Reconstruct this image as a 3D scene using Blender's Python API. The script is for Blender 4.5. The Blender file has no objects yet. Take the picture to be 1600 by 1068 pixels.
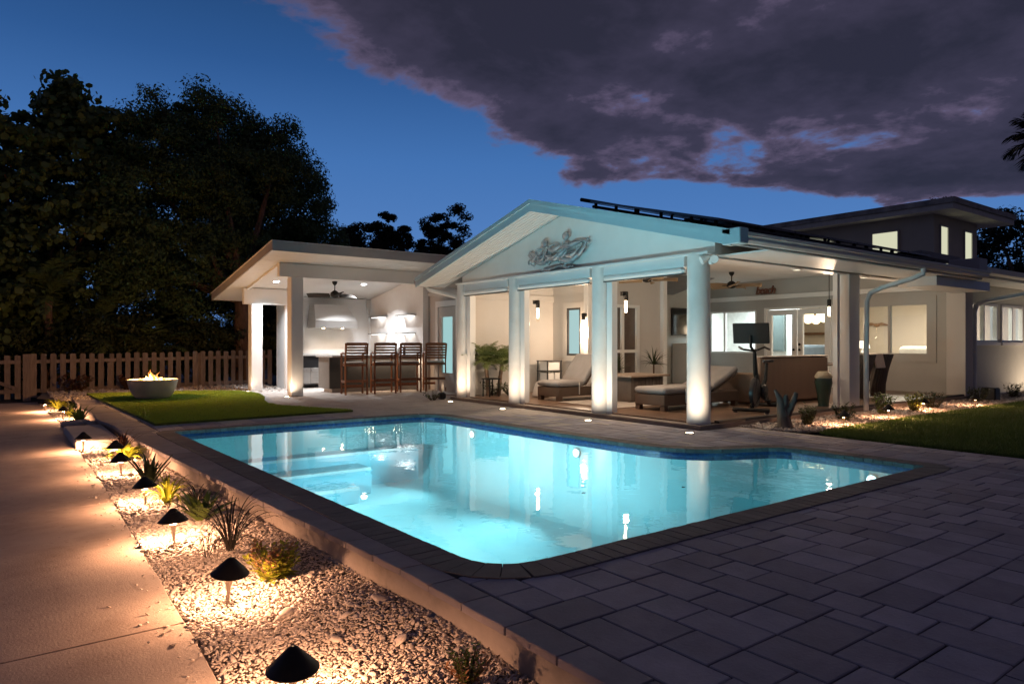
import bpy, math, random
import numpy as np
from mathutils import Vector, Matrix
from mathutils.geometry import tessellate_polygon
random.seed(7); rng = np.random.default_rng(7)
PI = math.pi; R = math.radians
scene = bpy.context.scene; C = scene.collection

# ------------------------------------------------------------------ camera
cam_d = bpy.data.cameras.new('camera'); cam = bpy.data.objects.new('camera', cam_d); C.objects.link(cam)
cam.location = (0, 0, 1.2)
YAW = math.atan2(1437, 1075)                       # heading, from +X towards +Y
cam.rotation_euler = (PI/2, 0, YAW - PI/2)
cam_d.sensor_width = 36; cam_d.lens = 36*1075/1600; cam_d.shift_y = 2/1600
cam_d.clip_start = 0.05; cam_d.clip_end = 3000
scene.camera = cam
scene.render.resolution_x = 1024; scene.render.resolution_y = 683
# ------------------------------------------------------------------ world (dusk sky with a cloud bank)
world = bpy.data.worlds.new('World'); scene.world = world; world.use_nodes = True
def build_sky():
    nt = world.node_tree; N = nt.nodes; L = nt.links; N.clear()
    out = N.new('ShaderNodeOutputWorld'); bg = N.new('ShaderNodeBackground'); L.new(bg.outputs[0], out.inputs[0])
    tc = N.new('ShaderNodeTexCoord'); sep = N.new('ShaderNodeSeparateXYZ'); L.new(tc.outputs['Generated'], sep.inputs[0])
    def m(op, a, b=None, clamp=False):
        n = N.new('ShaderNodeMath'); n.operation = op; n.use_clamp = clamp
        for i, v in enumerate((a, b)):
            if v is None: continue
            if isinstance(v, (int, float)): n.inputs[i].default_value = v
            else: L.new(v, n.inputs[i])
        return n.outputs[0]
    x, y, z = sep.outputs
    ramp = N.new('ShaderNodeValToRGB'); cr = ramp.color_ramp
    cr.elements[0].position = 0.0; cr.elements[0].color = (.062, .138, .32, 1)
    cr.elements[1].position = 1.0; cr.elements[1].color = (.006, .018, .075, 1)
    for p, c in ((.12, (.056, .138, .33)), (.25, (.034, .104, .275)), (.36, (.016, .060, .178)), (.48, (.007, .031, .094))):
        e = cr.elements.new(p); e.color = (*c, 1)
    L.new(m('MAXIMUM', z, 0.0), ramp.inputs[0])
    nish = N.new('ShaderNodeTexSky'); nish.sky_type = 'NISHITA'; nish.sun_disc = False
    nish.sun_elevation = R(-4); nish.sun_rotation = R(300)
    add = N.new('ShaderNodeMix'); add.data_type = 'RGBA'; add.blend_type = 'ADD'; add.inputs[0].default_value = .05
    L.new(ramp.outputs[0], add.inputs[6]); L.new(nish.outputs[0], add.inputs[7])
    # cloud sheet coordinates: direction projected on a level plane
    zz = m('MAXIMUM', z, 0.04)
    px, py = m('DIVIDE', x, zz), m('DIVIDE', y, zz)
    fx, fy = math.cos(YAW), math.sin(YAW)
    p = m('ADD', m('MULTIPLY', px, fx), m('MULTIPLY', py, fy))
    q = m('SUBTRACT', m('MULTIPLY', px, fy), m('MULTIPLY', py, fx))
    comb = N.new('ShaderNodeCombineXYZ'); z3 = m('ADD', zz, .16); L.new(m('MULTIPLY', m('DIVIDE', x, z3), 1.25), comb.inputs[0]); L.new(m('MULTIPLY', m('DIVIDE', y, z3), 1.25), comb.inputs[1]); comb.inputs[2].default_value = 2.1
    def noise(scale, det, rough, dist=0.0):
        n = N.new('ShaderNodeTexNoise'); n.inputs['Scale'].default_value = scale; n.inputs['Detail'].default_value = det
        n.inputs['Roughness'].default_value = rough; n.inputs['Distortion'].default_value = dist
        L.new(comb.outputs[0], n.inputs['Vector']); return n.outputs[0]
    n1 = noise(1.7, 10, .56, .25); n2 = noise(.8, 3, .5); n3 = noise(5.5, 9, .6, .2)
    ql = m('ADD', m('MULTIPLY', m('POWER', m('MAXIMUM', m('SUBTRACT', p, 2.0), 0.0), 1.2), .42), m('SUBTRACT', -.78, m('MULTIPLY', m('MAXIMUM', m('SUBTRACT', 1.3, p), 0.0), 3.0)))
    f1 = m('MULTIPLY', m('SUBTRACT', q, ql), 1.5)
    f2 = m('SUBTRACT', 4.3, m('MULTIPLY', p, .9))
    edge = m('MAXIMUM', m('MINIMUM', m('MINIMUM', f1, f2), .56), -1.5)
    dens = m('ADD', m('ADD', edge, m('MULTIPLY', m('SUBTRACT', n1, .5), 2.4)), m('MULTIPLY', m('SUBTRACT', n2, .5), .7))
    dens = m('ADD', dens, m('MULTIPLY', m('SUBTRACT', n3, .5), .7))
    cov = N.new('ShaderNodeMapRange'); cov.interpolation_type = 'SMOOTHSTEP'; L.new(dens, cov.inputs[0]); cov.inputs[1].default_value = -.02; cov.inputs[2].default_value = .22
    ccol = N.new('ShaderNodeValToRGB'); L.new(m('ADD', m('MULTIPLY', dens, .7), m('MULTIPLY', n3, .25)), ccol.inputs[0])
    e = ccol.color_ramp.elements; e[0].position = .08; e[0].color = (.110, .083, .142, 1); e[1].position = .75; e[1].color = (.0160, .0152, .0260, 1)
    k = ccol.color_ramp.elements.new(.38); k.color = (.029, .0255, .045, 1)
    mix = N.new('ShaderNodeMix'); mix.data_type = 'RGBA'; L.new(m('MULTIPLY', cov.outputs[0], .97), mix.inputs[0])
    L.new(add.outputs[2], mix.inputs[6]); L.new(ccol.outputs[0], mix.inputs[7])
    L.new(mix.outputs[2], bg.inputs[0]); bg.inputs[1].default_value = 1.22
build_sky()
scene.view_settings.view_transform = 'Standard'; scene.view_settings.look = 'None'
scene.view_settings.exposure = .4; scene.view_settings.gamma = 1; scene.view_settings.use_curve_mapping = False
scene.render.engine = 'CYCLES'
cy = scene.cycles
cy.use_denoising = True
try: cy.denoiser = 'OPENIMAGEDENOISE'; cy.denoising_input_passes = 'RGB_ALBEDO_NORMAL'
except Exception: pass
cy.max_bounces = 7; cy.diffuse_bounces = 4; cy.glossy_bounces = 4; cy.transparent_max_bounces = 12; cy.transmission_bounces = 4
cy.caustics_reflective = False; cy.caustics_refractive = False; cy.sample_clamp_indirect = 4; cy.use_light_tree = True

# ------------------------------------------------------------------ materials
MATS = {}
def mat(name, c1, rough=.6, c2=None, ns=6., bump=0., bs=40., metal=0., spec=.4, rnd=0., stretch=None, coat=0., detail=5., tint=None, tns=.7, speck=None):
    if name in MATS: return MATS[name]
    mt = bpy.data.materials.new(name); mt.use_nodes = True; nt = mt.node_tree; N = nt.nodes; L = nt.links
    b = N['Principled BSDF']; b.inputs['Roughness'].default_value = rough; b.inputs['Metallic'].default_value = metal
    b.inputs['Specular IOR Level'].default_value = spec; b.inputs['Coat Weight'].default_value = coat
    tc = N.new('ShaderNodeTexCoord'); vec = tc.outputs['Object']
    if stretch:
        mp = N.new('ShaderNodeMapping'); mp.inputs['Scale'].default_value = stretch; L.new(vec, mp.inputs[0]); vec = mp.outputs[0]
    if rnd:
        oi = N.new('ShaderNodeObjectInfo'); va = N.new('ShaderNodeVectorMath'); va.operation = 'MULTIPLY_ADD'
        L.new(oi.outputs['Random'], va.inputs[0]); va.inputs[1].default_value = (37, 53, 71); L.new(vec, va.inputs[2]); vec = va.outputs[0]
    def noise(s, d=5., r=.6):
        n = N.new('ShaderNodeTexNoise'); n.inputs['Scale'].default_value = s; n.inputs['Detail'].default_value = d; n.inputs['Roughness'].default_value = r
        L.new(vec, n.inputs['Vector']); return n.outputs[0]
    c2 = c2 or tuple(v*.8 for v in c1)
    mx = N.new('ShaderNodeMix'); mx.data_type = 'RGBA'; mx.inputs[6].default_value = (*c1, 1); mx.inputs[7].default_value = (*c2, 1)
    mr = N.new('ShaderNodeMapRange'); mr.inputs[1].default_value = .32; mr.inputs[2].default_value = .68; L.new(noise(ns, detail), mr.inputs[0]); L.new(mr.outputs[0], mx.inputs[0])
    col = mx.outputs[2]
    if tint:
        m3 = N.new('ShaderNodeMix'); m3.data_type = 'RGBA'; m3.inputs[7].default_value = (*tint, 1)
        r3 = N.new('ShaderNodeMapRange'); r3.inputs[1].default_value = .5; r3.inputs[2].default_value = .78; r3.inputs[4].default_value = .8
        L.new(noise(tns, 6., .65), r3.inputs[0]); L.new(r3.outputs[0], m3.inputs[0]); L.new(col, m3.inputs[6]); col = m3.outputs[2]
    if speck:
        vo = N.new('ShaderNodeTexVoronoi'); vo.inputs['Scale'].default_value = speck[0]; L.new(vec, vo.inputs['Vector'])
        r4 = N.new('ShaderNodeMapRange'); r4.inputs[1].default_value = .16; r4.inputs[2].default_value = .1; r4.inputs[4].default_value = speck[2] if len(speck) > 2 else .7; L.new(vo.outputs[0], r4.inputs[0])
        m4 = N.new('ShaderNodeMix'); m4.data_type = 'RGBA'; m4.inputs[7].default_value = (*speck[1], 1); L.new(r4.outputs[0], m4.inputs[0]); L.new(col, m4.inputs[6]); col = m4.outputs[2]
    if rnd:
        hs = N.new('ShaderNodeHueSaturation'); L.new(col, hs.inputs['Color'])
        r2 = N.new('ShaderNodeMapRange'); r2.inputs[3].default_value = 1-rnd; r2.inputs[4].default_value = 1+rnd; L.new(oi.outputs['Random'], r2.inputs[0]); L.new(r2.outputs[0], hs.inputs['Value']); col = hs.outputs[0]
    L.new(col, b.inputs['Base Color'])
    if bump:
        bp = N.new('ShaderNodeBump'); bp.inputs['Strength'].default_value = bump; bp.inputs['Distance'].default_value = .01
        L.new(noise(bs, 6.), bp.inputs['Height']); L.new(bp.outputs[0], b.inputs['Normal'])
    MATS[name] = mt; return mt
def emit(name, col, s):
    mt = bpy.data.materials.new(name); mt.use_nodes = True; N = mt.node_tree.nodes; N.clear()
    o = N.new('ShaderNodeOutputMaterial'); e = N.new('ShaderNodeEmission'); e.inputs[0].default_value = (*col, 1); e.inputs[1].default_value = s
    mt.node_tree.links.new(e.outputs[0], o.inputs[0]); MATS[name] = mt; return mt
def glass(name, tint=(1, 1, 1), ior=1.45, rough=0.0, refl=1.0, bumps=None):
    """thin sheet: see-through with a Fresnel mirror on top"""
    mt = bpy.data.materials.new(name); mt.use_nodes = True; nt = mt.node_tree; N = nt.nodes; L = nt.links; N.clear()
    o = N.new('ShaderNodeOutputMaterial'); mx = N.new('ShaderNodeMixShader'); t = N.new('ShaderNodeBsdfTransparent'); g = N.new('ShaderNodeBsdfGlossy')
    t.inputs[0].default_value = (*tint, 1); g.inputs['Roughness'].default_value = rough; g.inputs['Color'].default_value = (refl, refl, refl, 1)
    f = N.new('ShaderNodeFresnel'); f.inputs['IOR'].default_value = ior
    ge = N.new('ShaderNodeNewGeometry'); ff = N.new('ShaderNodeMath'); ff.operation = 'MULTIPLY'; inv = N.new('ShaderNodeMath'); inv.operation = 'SUBTRACT'; inv.inputs[0].default_value = 1
    L.new(ge.outputs['Backfacing'], inv.inputs[1]); L.new(inv.outputs[0], ff.inputs[1]); L.new(f.outputs[0], ff.inputs[0])
    L.new(ff.outputs[0], mx.inputs[0]); L.new(t.outputs[0], mx.inputs[1]); L.new(g.outputs[0], mx.inputs[2]); L.new(mx.outputs[0], o.inputs[0])
    if bumps:
        tc = N.new('ShaderNodeTexCoord'); prev = None
        for sc, st in bumps:
            n = N.new('ShaderNodeTexNoise'); n.inputs['Scale'].default_value = sc; n.inputs['Detail'].default_value = 2; L.new(tc.outputs['Object'], n.inputs['Vector'])
            bp = N.new('ShaderNodeBump'); bp.inputs['Strength'].default_value = st; bp.inputs['Distance'].default_value = .05; L.new(n.outputs[0], bp.inputs['Height'])
            if prev: L.new(prev.outputs[0], bp.inputs['Normal'])
            prev = bp
        L.new(prev.outputs[0], g.inputs['Normal']); L.new(prev.outputs[0], f.inputs['Normal'])
    MATS[name] = mt; return mt
def waves(name, c1, c2, scale, axis='X', rough=.6, bump=.6, both=False):
    """ribbed / woven surface"""
    mt = mat(name, c1, rough); nt = mt.node_tree; N = nt.nodes; L = nt.links; b = N['Principled BSDF']
    tc = N.new('ShaderNodeTexCoord'); outs = []
    for ax in ((axis, 'Z') if both else (axis,)):
        w = N.new('ShaderNodeTexWave'); w.bands_direction = ax; w.inputs['Scale'].default_value = scale; w.inputs['Distortion'].default_value = .15
        L.new(tc.outputs['Object'], w.inputs['Vector']); outs.append(w.outputs['Fac'])
    h = outs[0]
    if both:
        mm = N.new('ShaderNodeMath'); mm.operation = 'MULTIPLY'; L.new(outs[0], mm.inputs[0]); L.new(outs[1], mm.inputs[1]); h = mm.outputs[0]
    mx = N.new('ShaderNodeMix'); mx.data_type = 'RGBA'; mx.inputs[6].default_value = (*c2, 1); mx.inputs[7].default_value = (*c1, 1); L.new(h, mx.inputs[0]); L.new(mx.outputs[2], b.inputs['Base Color'])
    bp = N.new('ShaderNodeBump'); bp.inputs['Strength'].default_value = bump; bp.inputs['Distance'].default_value = .01; L.new(h, bp.inputs['Height']); L.new(bp.outputs[0], b.inputs['Normal'])
    return mt
def leafmat(name, c1, c2, ns=1.5, rough=.55, trans=.25):
    mt = mat(name, c1, rough, c2, ns=ns, spec=.35, detail=8)
    nt = mt.node_tree; N = nt.nodes; L = nt.links; b = N['Principled BSDF']; o = N['Material Output']
    tr = N.new('ShaderNodeBsdfTranslucent'); mx = N.new('ShaderNodeMixShader'); mx.inputs[0].default_value = trans
    src = b.inputs['Base Color'].links[0].from_socket; L.new(src, tr.inputs[0])
    L.new(b.outputs[0], mx.inputs[1]); L.new(tr.outputs[0], mx.inputs[2]); L.new(mx.outputs[0], o.inputs[0]); return mt

WHITE = mat('white_plaster', (.82, .80, .78), .7, (.78, .765, .745), ns=3, bump=.18, bs=60, tint=(.71, .69, .66), tns=.9)
STUCCO = mat('column_stucco', (.72, .71, .69), .75, (.64, .63, .61), ns=2.5, bump=.35, bs=28, tint=(.56, .55, .53), tns=1.6)
TRIM = mat('white_trim_paint', (.76, .76, .75), .45, (.72, .72, .71), ns=2, bump=.05)
FASCIA = mat('pale_blue_trim_paint', (.52, .66, .70), .45, (.47, .61, .66), ns=1.5, bump=.05)
SHEDFASCIA = mat('taupe_fascia_paint', (.42, .41, .39), .5, (.36, .35, .34), ns=2)
SOFFIT = waves('grooved_soffit', (.72, .70, .66), (.55, .53, .50), 3.2, 'X', .6, .5)
SIDING = mat('pale_wall_paint', (.56, .53, .50), .7, (.52, .49, .46), ns=1.2, bump=.12, bs=70)
GREYWALL = mat('grey_wall_paint', (.42, .41, .39), .7, (.38, .37, .35), ns=1.2, bump=.12, bs=70)
WINGWALL = mat('grey_green_wall_paint', (.55, .56, .53), .75, (.50, .51, .48), ns=1.4, bump=.15, bs=60)
DARKWALL = mat('taupe_wall_paint', (.46, .40, .33), .75, (.42, .365, .30), ns=1, bump=.1, bs=50)
ROOFM = mat('grey_roof_membrane', (.30, .30, .30), .8, (.24, .24, .24), ns=2)
BLACK = mat('black_powder_coat', (.018, .017, .016), .6, (.012, .012, .012), ns=8, bump=.08, bs=120, spec=.2)
BLACKP = mat('black_plastic', (.02, .02, .022), .35)
STEEL = mat('brushed_steel', (.55, .53, .51), .46, (.48, .46, .44), ns=3, metal=1, stretch=(.3, .3, 9))
DGREY = mat('charcoal_panel', (.05, .05, .05), .4, (.04, .04, .04), ns=4)
STONE = mat('pale_counter_stone', (.50, .49, .47), .25, (.42, .41, .39), ns=9)
TEAK = mat('oiled_teak', (.30, .112, .048), .5, (.20, .075, .033), ns=5, bump=.12, bs=30, stretch=(8, 8, 1.2), rnd=.15)
FENCEW = mat('weathered_fence_wood', (.25, .205, .185), .85, (.155, .128, .115), ns=4, bump=.3, bs=30, stretch=(9, 9, .9), rnd=.22)
DECKW = mat('wood_look_floor', (.20, .125, .085), .33, (.13, .078, .052), ns=3, bump=.05, stretch=(.8, 9, 9), rnd=.18)
PAVER = mat('charcoal_paver', (.40, .372, .415), .82, (.31, .29, .325), ns=5, bump=.4, bs=55, rnd=.2, speck=(90., (.55, .53, .53), .6), tint=(.27, .25, .27), tns=1.9)
CAPM = mat('cap_paver', (.33, .30, .305), .8, (.25, .23, .24), ns=5, bump=.3, bs=50, rnd=.14, tint=(.2, .185, .19), tns=1.5)
COPE = mat('coping_brick', (.175, .165, .16), .8, (.13, .122, .12), ns=7, bump=.3, bs=60, rnd=.14)
MORTAR = mat('joint_sand', (.085, .078, .075), .95)
CONC = mat('path_concrete', (.45, .375, .315), .8, (.35, .285, .24), ns=3.1, bump=.32, bs=80, tint=(.19, .15, .125), tns=1.5, speck=(14., (.10, .08, .065), .35), detail=12)
WALLC = mat('rough_wall_render', (.36, .315, .28), .9, (.25, .22, .195), ns=3, bump=.5, bs=22, tint=(.10, .085, .072), tns=2.3)
STEPC = mat('step_concrete', (.50, .45, .40), .8, (.42, .38, .34), ns=3, bump=.2, bs=50)
SOIL = mat('dark_soil', (.05, .04, .032), .95, (.03, .025, .02), ns=3, bump=.3)
GRAV = mat('shell_gravel', (.60, .54, .49), .8, (.40, .355, .32), ns=30, detail=2, tint=(.24, .20, .175), tns=13)
GBASE = mat('gravel_bed_base', (.22, .19, .165), .95, (.12, .10, .09), ns=40, bump=.5, bs=60)
BASIN = mat('pool_plaster', (.50, .80, .82), .7, (.44, .75, .78), ns=2.2, tint=(.38, .69, .74), tns=.9, bump=.2, bs=30)
TILE = mat('blue_waterline_tile', (.008, .022, .09), .3, (.02, .06, .2), ns=30, detail=1)
WICKER = waves('brown_wicker', (.17, .105, .07), (.085, .052, .035), 26, 'X', .6, .8, True)
WICKERL = waves('tan_ribbed_wicker', (.24, .155, .105), (.13, .083, .057), 8, 'X', .6, .8)
WICKERD = waves('dark_ribbed_wicker', (.085, .07, .06), (.045, .038, .033), 8, 'X', .6, .8)
CUSH = mat('oatmeal_cushion', (.25, .235, .23), .9, (.215, .20, .195), ns=5, bump=.2, bs=25)
CUSHL = mat('pale_cloth_and_lit_seat', (.58, .53, .48), .9, (.52, .47, .43), ns=5, bump=.2)
PANE = glass('window_pane', (.95, .97, .97), 1.45)
BARK = mat('brown_bark', (.24, .15, .10), .9, (.12, .078, .052), ns=6, bump=.8, bs=14, stretch=(3, 3, .7))
DRIFT = mat('grey_driftwood', (.17, .15, .135), .9, (.06, .053, .046), ns=5, bump=.9, bs=10, stretch=(3, 3, .8))
BOWLM = mat('cast_concrete_bowl', (.56, .53, .49), .75, (.50, .47, .44), ns=4, bump=.12, bs=60)
TAN = mat('palm_leaf_blade', (.36, .25, .15), .6, (.28, .19, .11), ns=6, stretch=(1, 12, 1))
LEAF_A = leafmat('dark_leaf', (.07, .125, .04), (.115, .17, .06))
LEAF_B = leafmat('seagrape_leaf', (.08, .13, .04), (.13, .175, .06))
LEAF_C = leafmat('shrub_leaf', (.04, .062, .02), (.07, .085, .028))
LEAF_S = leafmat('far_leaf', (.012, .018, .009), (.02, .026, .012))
LEAF_Y = leafmat('lime_leaf', (.36, .38, .035), (.22, .27, .03), 9)
LEAF_G = leafmat('fresh_green_leaf', (.10, .17, .03), (.16, .22, .05), 9)
LEAF_AG = leafmat('agave_leaf', (.035, .055, .025), (.07, .085, .035), 9)
LEAF_R = leafmat('russet_leaf', (.16, .055, .03), (.09, .06, .025), 9)
LEAF_P = leafmat('peach_flower', (.42, .20, .11), (.30, .22, .08), 9)
LEAF_D = leafmat('black_grass_blade', (.018, .016, .014), (.035, .03, .022), 9)
LEAF_PALM = leafmat('palm_frond', (.13, .17, .05), (.18, .21, .075), 5)
TURFM = leafmat('turf_blade', (.24, .37, .035), (.31, .43, .05), 6)
LAWNM = leafmat('lawn_blade', (.065, .12, .025), (.10, .155, .035), 4)

# ------------------------------------------------------------------ mesh helpers
class MB:
    def __init__(s): s.v = []; s.f = []; s.sm = []
    def add(s, vs, fs, sm=False):
        o = len(s.v); s.v += [tuple(v) for v in vs]; s.f += [tuple(i+o for i in f) for f in fs]; s.sm += [sm]*len(fs); return s
    def box(s, x0, x1, y0, y1, z0, z1, b=0.0):
        if b <= 0:
            vs = [(x, y, z) for z in (z0, z1) for y in (y0, y1) for x in (x0, x1)]
            return s.add(vs, [(0, 2, 3, 1), (4, 5, 7, 6), (0, 1, 5, 4), (2, 6, 7, 3), (0, 4, 6, 2), (1, 3, 7, 5)])
        # chamfered box
        vs = []; 
        for z, k in ((z0, b), (z0+b, 0), (z1-b, 0), (z1, b)):
            c = b
            vs += [(x0+k+c, y0+k, z), (x1-k-c, y0+k, z), (x1-k, y0+k+c, z), (x1-k, y1-k-c, z), (x1-k-c, y1-k, z), (x0+k+c, y1-k, z), (x0+k, y1-k-c, z), (x0+k, y0+k+c, z)]
        fs = [tuple(range(7, -1, -1)), tuple(range(24, 32))]
        for r in range(3):
            for i in range(8): fs.append((r*8+i, r*8+(i+1) % 8, r*8+8+(i+1) % 8, r*8+8+i))
        return s.add(vs, fs)
    def obox(s, c, half, M):
        vs = [Vector(c)+M @ Vector((sx*half[0], sy*half[1], sz*half[2])) for sz in (-1, 1) for sy in (-1, 1) for sx in (-1, 1)]
        return s.add(vs, [(0, 2, 3, 1), (4, 5, 7, 6), (0, 1, 5, 4), (2, 6, 7, 3), (0, 4, 6, 2), (1, 3, 7, 5)])
    def bar(s, a, b, w, h, up=(0, 0, 1)):
        a, b = Vector(a), Vector(b); d = (b-a); l = d.length; d.normalize(); u = Vector(up)
        if abs(d.dot(u)) > .98: u = Vector((0, 1, 0))
        sd = d.cross(u).normalized(); u = sd.cross(d)
        return s.obox((a+b)/2, (l/2, w/2, h/2), Matrix((d, sd, u)).transposed())
    def tube(s, pts, r, n=8, cap=True, sm=True, closed=False):
        pts = [Vector(p) for p in pts]; k = len(pts); rs = r if hasattr(r, '__len__') else [r]*k
        prev = None; vs = []
        for i, p in enumerate(pts):
            d = (pts[min(i+1, k-1)]-pts[max(i-1, 0)]).normalized() if not closed else (pts[(i+1) % k]-pts[i-1]).normalized()
            if prev is None:
                u = Vector((0, 0, 1)) if abs(d.z) < .9 else Vector((1, 0, 0)); u = (u-d*u.dot(d)).normalized()
            else: u = (prev-d*prev.dot(d)).normalized()
            prev = u; w = d.cross(u)
            for j in range(n):
                a = 2*PI*j/n; vs.append(p+(u*math.cos(a)+w*math.sin(a))*rs[i])
        fs = []
        for i in range(k if closed else k-1):
            for j in range(n): fs.append((i*n+j, i*n+(j+1) % n, ((i+1) % k)*n+(j+1) % n, ((i+1) % k)*n+j))
        s.add(vs, fs, sm)
        if cap and not closed:
            o = len(s.v)-len(vs); s.f += [tuple(o+j for j in range(n-1, -1, -1)), tuple(o+(k-1)*n+j for j in range(n))]; s.sm += [False, False]
        return s
    def lathe(s, prof, c=(0, 0, 0), n=20, sm=True, capb=True, capt=True):
        vs = []; k = len(prof)
        for r, z in prof:
            for j in range(n): a = 2*PI*j/n; vs.append((c[0]+r*math.cos(a), c[1]+r*math.sin(a), c[2]+z))
        fs = [(i*n+j, i*n+(j+1) % n, (i+1)*n+(j+1) % n, (i+1)*n+j) for i in range(k-1) for j in range(n)]
        s.add(vs, fs, sm); o = len(s.v)-len(vs)
        if capb: s.f.append(tuple(o+j for j in range(n-1, -1, -1))); s.sm.append(False)
        if capt: s.f.append(tuple(o+(k-1)*n+j for j in range(n))); s.sm.append(False)
        return s
    def prism(s, poly, axis, a, b):
        """polygon in the two other axes, extruded along axis from a to b"""
        def P(u, v, w): return {'x': (w, u, v), 'y': (u, w, v), 'z': (u, v, w)}[axis]
        n = len(poly); vs = [P(u, v, a) for u, v in poly]+[P(u, v, b) for u, v in poly]
        tri = tessellate_polygon([[Vector((u, v, 0)) for u, v in poly]])
        fs = [tuple(t) for t in tri]+[tuple(i+n for i in reversed(t)) for t in tri]+[(i, (i+1) % n, (i+1) % n+n, i+n) for i in range(n)]
        return s.add(vs, fs)
    def sheet(s, loops, z):
        flat = [p for l in loops for p in l]; tri = tessellate_polygon([[Vector((p[0], p[1], 0)) for p in l] for l in loops])
        def up(t):
            a, b, c = (flat[i] for i in t); return t if (b[0]-a[0])*(c[1]-a[1])-(b[1]-a[1])*(c[0]-a[0]) > 0 else t[::-1]
        return s.add([(p[0], p[1], z) for p in flat], [up(tuple(t)) for t in tri])
    def ball(s, c, r, n=12, m=8, sm=True):
        rx, ry, rz = r if hasattr(r, '__len__') else (r, r, r); vs = []; fs = []
        for i in range(m+1):
            t = PI*i/m
            for j in range(n): a = 2*PI*j/n; vs.append((c[0]+rx*math.sin(t)*math.cos(a), c[1]+ry*math.sin(t)*math.sin(a), c[2]-rz*math.cos(t)))
        for i in range(m):
            for j in range(n): fs.append((i*n+j, i*n+(j+1) % n, (i+1)*n+(j+1) % n, (i+1)*n+j))
        return s.add(vs, fs, sm)
    def build(s, name, m, parent=None, recalc=True, bevel=0.0):
        return mesh_obj(name, s.v, s.f, m, parent, s.sm, recalc, bevel)
def wloc(o):
    v = Vector((0, 0, 0))
    while o: v = v+o.location; o = o.parent
    return v
def mesh_obj(name, v, f, m, parent=None, sm=None, recalc=True, bevel=0.0):
    me = bpy.data.meshes.new(name)
    off = wloc(parent) if parent else Vector((0, 0, 0))
    if parent: v = [(a[0]-off[0], a[1]-off[1], a[2]-off[2]) for a in v]
    me.from_pydata(v, [], f)
    if sm is not None: me.polygons.foreach_set('use_smooth', sm)
    if recalc:
        import bmesh
        bm = bmesh.new(); bm.from_mesh(me); bmesh.ops.recalc_face_normals(bm, faces=bm.faces); bm.to_mesh(me); bm.free()
    if sm is not None and any(sm): me.set_sharp_from_angle(angle=R(50))
    me.materials.append(m); o = bpy.data.objects.new(name, me); C.objects.link(o)
    if parent: o.parent = parent
    if bevel:
        bv = o.modifiers.new('b', 'BEVEL'); bv.width = bevel; bv.segments = 2; bv.limit_method = 'ANGLE'
    return o
def np_mesh(name, verts, nper, m, parent=None, tri_per=None):
    """many identical-topology pieces: verts (k, nper, 3), tri_per list of faces"""
    k = verts.shape[0]; off = wloc(parent) if parent else Vector((0, 0, 0))
    vs = (verts.reshape(-1, 3)-np.array(off)).astype(np.float32)
    faces = tri_per; nl = sum(len(x) for x in faces)
    idx = np.concatenate([np.array(x) for x in faces]); li = (np.arange(k)[:, None]*nper+idx[None]).ravel()
    st = np.concatenate([[0], np.cumsum([len(x) for x in faces])[:-1]]); ls = (np.arange(k)[:, None]*nl+st[None]).ravel()
    me = bpy.data.meshes.new(name); me.vertices.add(len(vs)); me.vertices.foreach_set('co', vs.ravel())
    me.loops.add(len(li)); me.loops.foreach_set('vertex_index', li.astype(np.int32))
    me.polygons.add(len(ls)); me.polygons.foreach_set('loop_start', ls.astype(np.int32))
    me.polygons.foreach_set('loop_total', np.tile([len(x) for x in faces], k).astype(np.int32))
    me.update(calc_edges=True); me.validate(); me.materials.append(m)
    o = bpy.data.objects.new(name, me); C.objects.link(o)
    if parent: o.parent = parent
    return o
def tag(o, label=None, cat=None, group=None, kind=None):
    if label: o['label'] = label
    if cat: o['category'] = cat
    if group: o['group'] = group
    if kind: o['kind'] = kind
    return o
def thing(name, label, cat, loc=(0, 0, 0), group=None):
    o = bpy.data.objects.new(name, None); C.objects.link(o); o.location = loc; o.empty_display_size = .1
    return tag(o, label, cat, group)
def copy_tree(o, parent=None):
    c = o.copy(); C.objects.link(c)
    if parent: c.parent = parent
    for ch in list(o.children): copy_tree(ch, c)
    return c
def light(kind, loc, power, col, parent=None, **kw):
    d = bpy.data.lights.new(kind.lower()+'_lamp', kind); d.energy = power; d.color = col
    aim = kw.pop('aim', None)
    for k, v in kw.items(): setattr(d, k, v)
    o = bpy.data.objects.new(d.name, d); C.objects.link(o); o.location = Vector(loc)-(wloc(parent) if parent else Vector((0, 0, 0)))
    if parent: o.parent = parent
    if aim is not None: o.rotation_euler = (Vector(aim)-Vector(loc)).to_track_quat('-Z', 'Y').to_euler()
    return o
def ipl(pts, y):
    for (x0, y0), (x1, y1) in zip(pts, pts[1:]):
        if y0 <= y <= y1: return x0+(x1-x0)*(y-y0)/(y1-y0)
    return pts[0][0] if y < pts[0][1] else pts[-1][0]
def inside(poly, x, y):
    c = False; j = len(poly)-1
    for i in range(len(poly)):
        xi, yi = poly[i]; xj, yj = poly[j]
        if (yi > y) != (yj > y) and x < (xj-xi)*(y-yi)/(yj-yi)+xi: c = not c
        j = i
    return c
def pdist(poly, x, y, closed=True):
    best = 9e9; n = len(poly)
    for i in range(n if closed else n-1):
        ax, ay = poly[i]; bx, by = poly[(i+1) % n]; dx, dy = bx-ax, by-ay
        t = max(0, min(1, ((x-ax)*dx+(y-ay)*dy)/(dx*dx+dy*dy+1e-12))); best = min(best, math.hypot(x-ax-t*dx, y-ay-t*dy))
    return best
FW = (math.cos(YAW), math.sin(YAW)); RT = (math.sin(YAW), -math.cos(YAW))
def in_view(x, y, z=0, pad=.06):
    d = x*FW[0]+y*FW[1]; l = x*RT[0]+y*RT[1]
    return d > .3 and abs(l/d) < 800/1075+pad and (1.2-z)/d < 532/1075+pad
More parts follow.
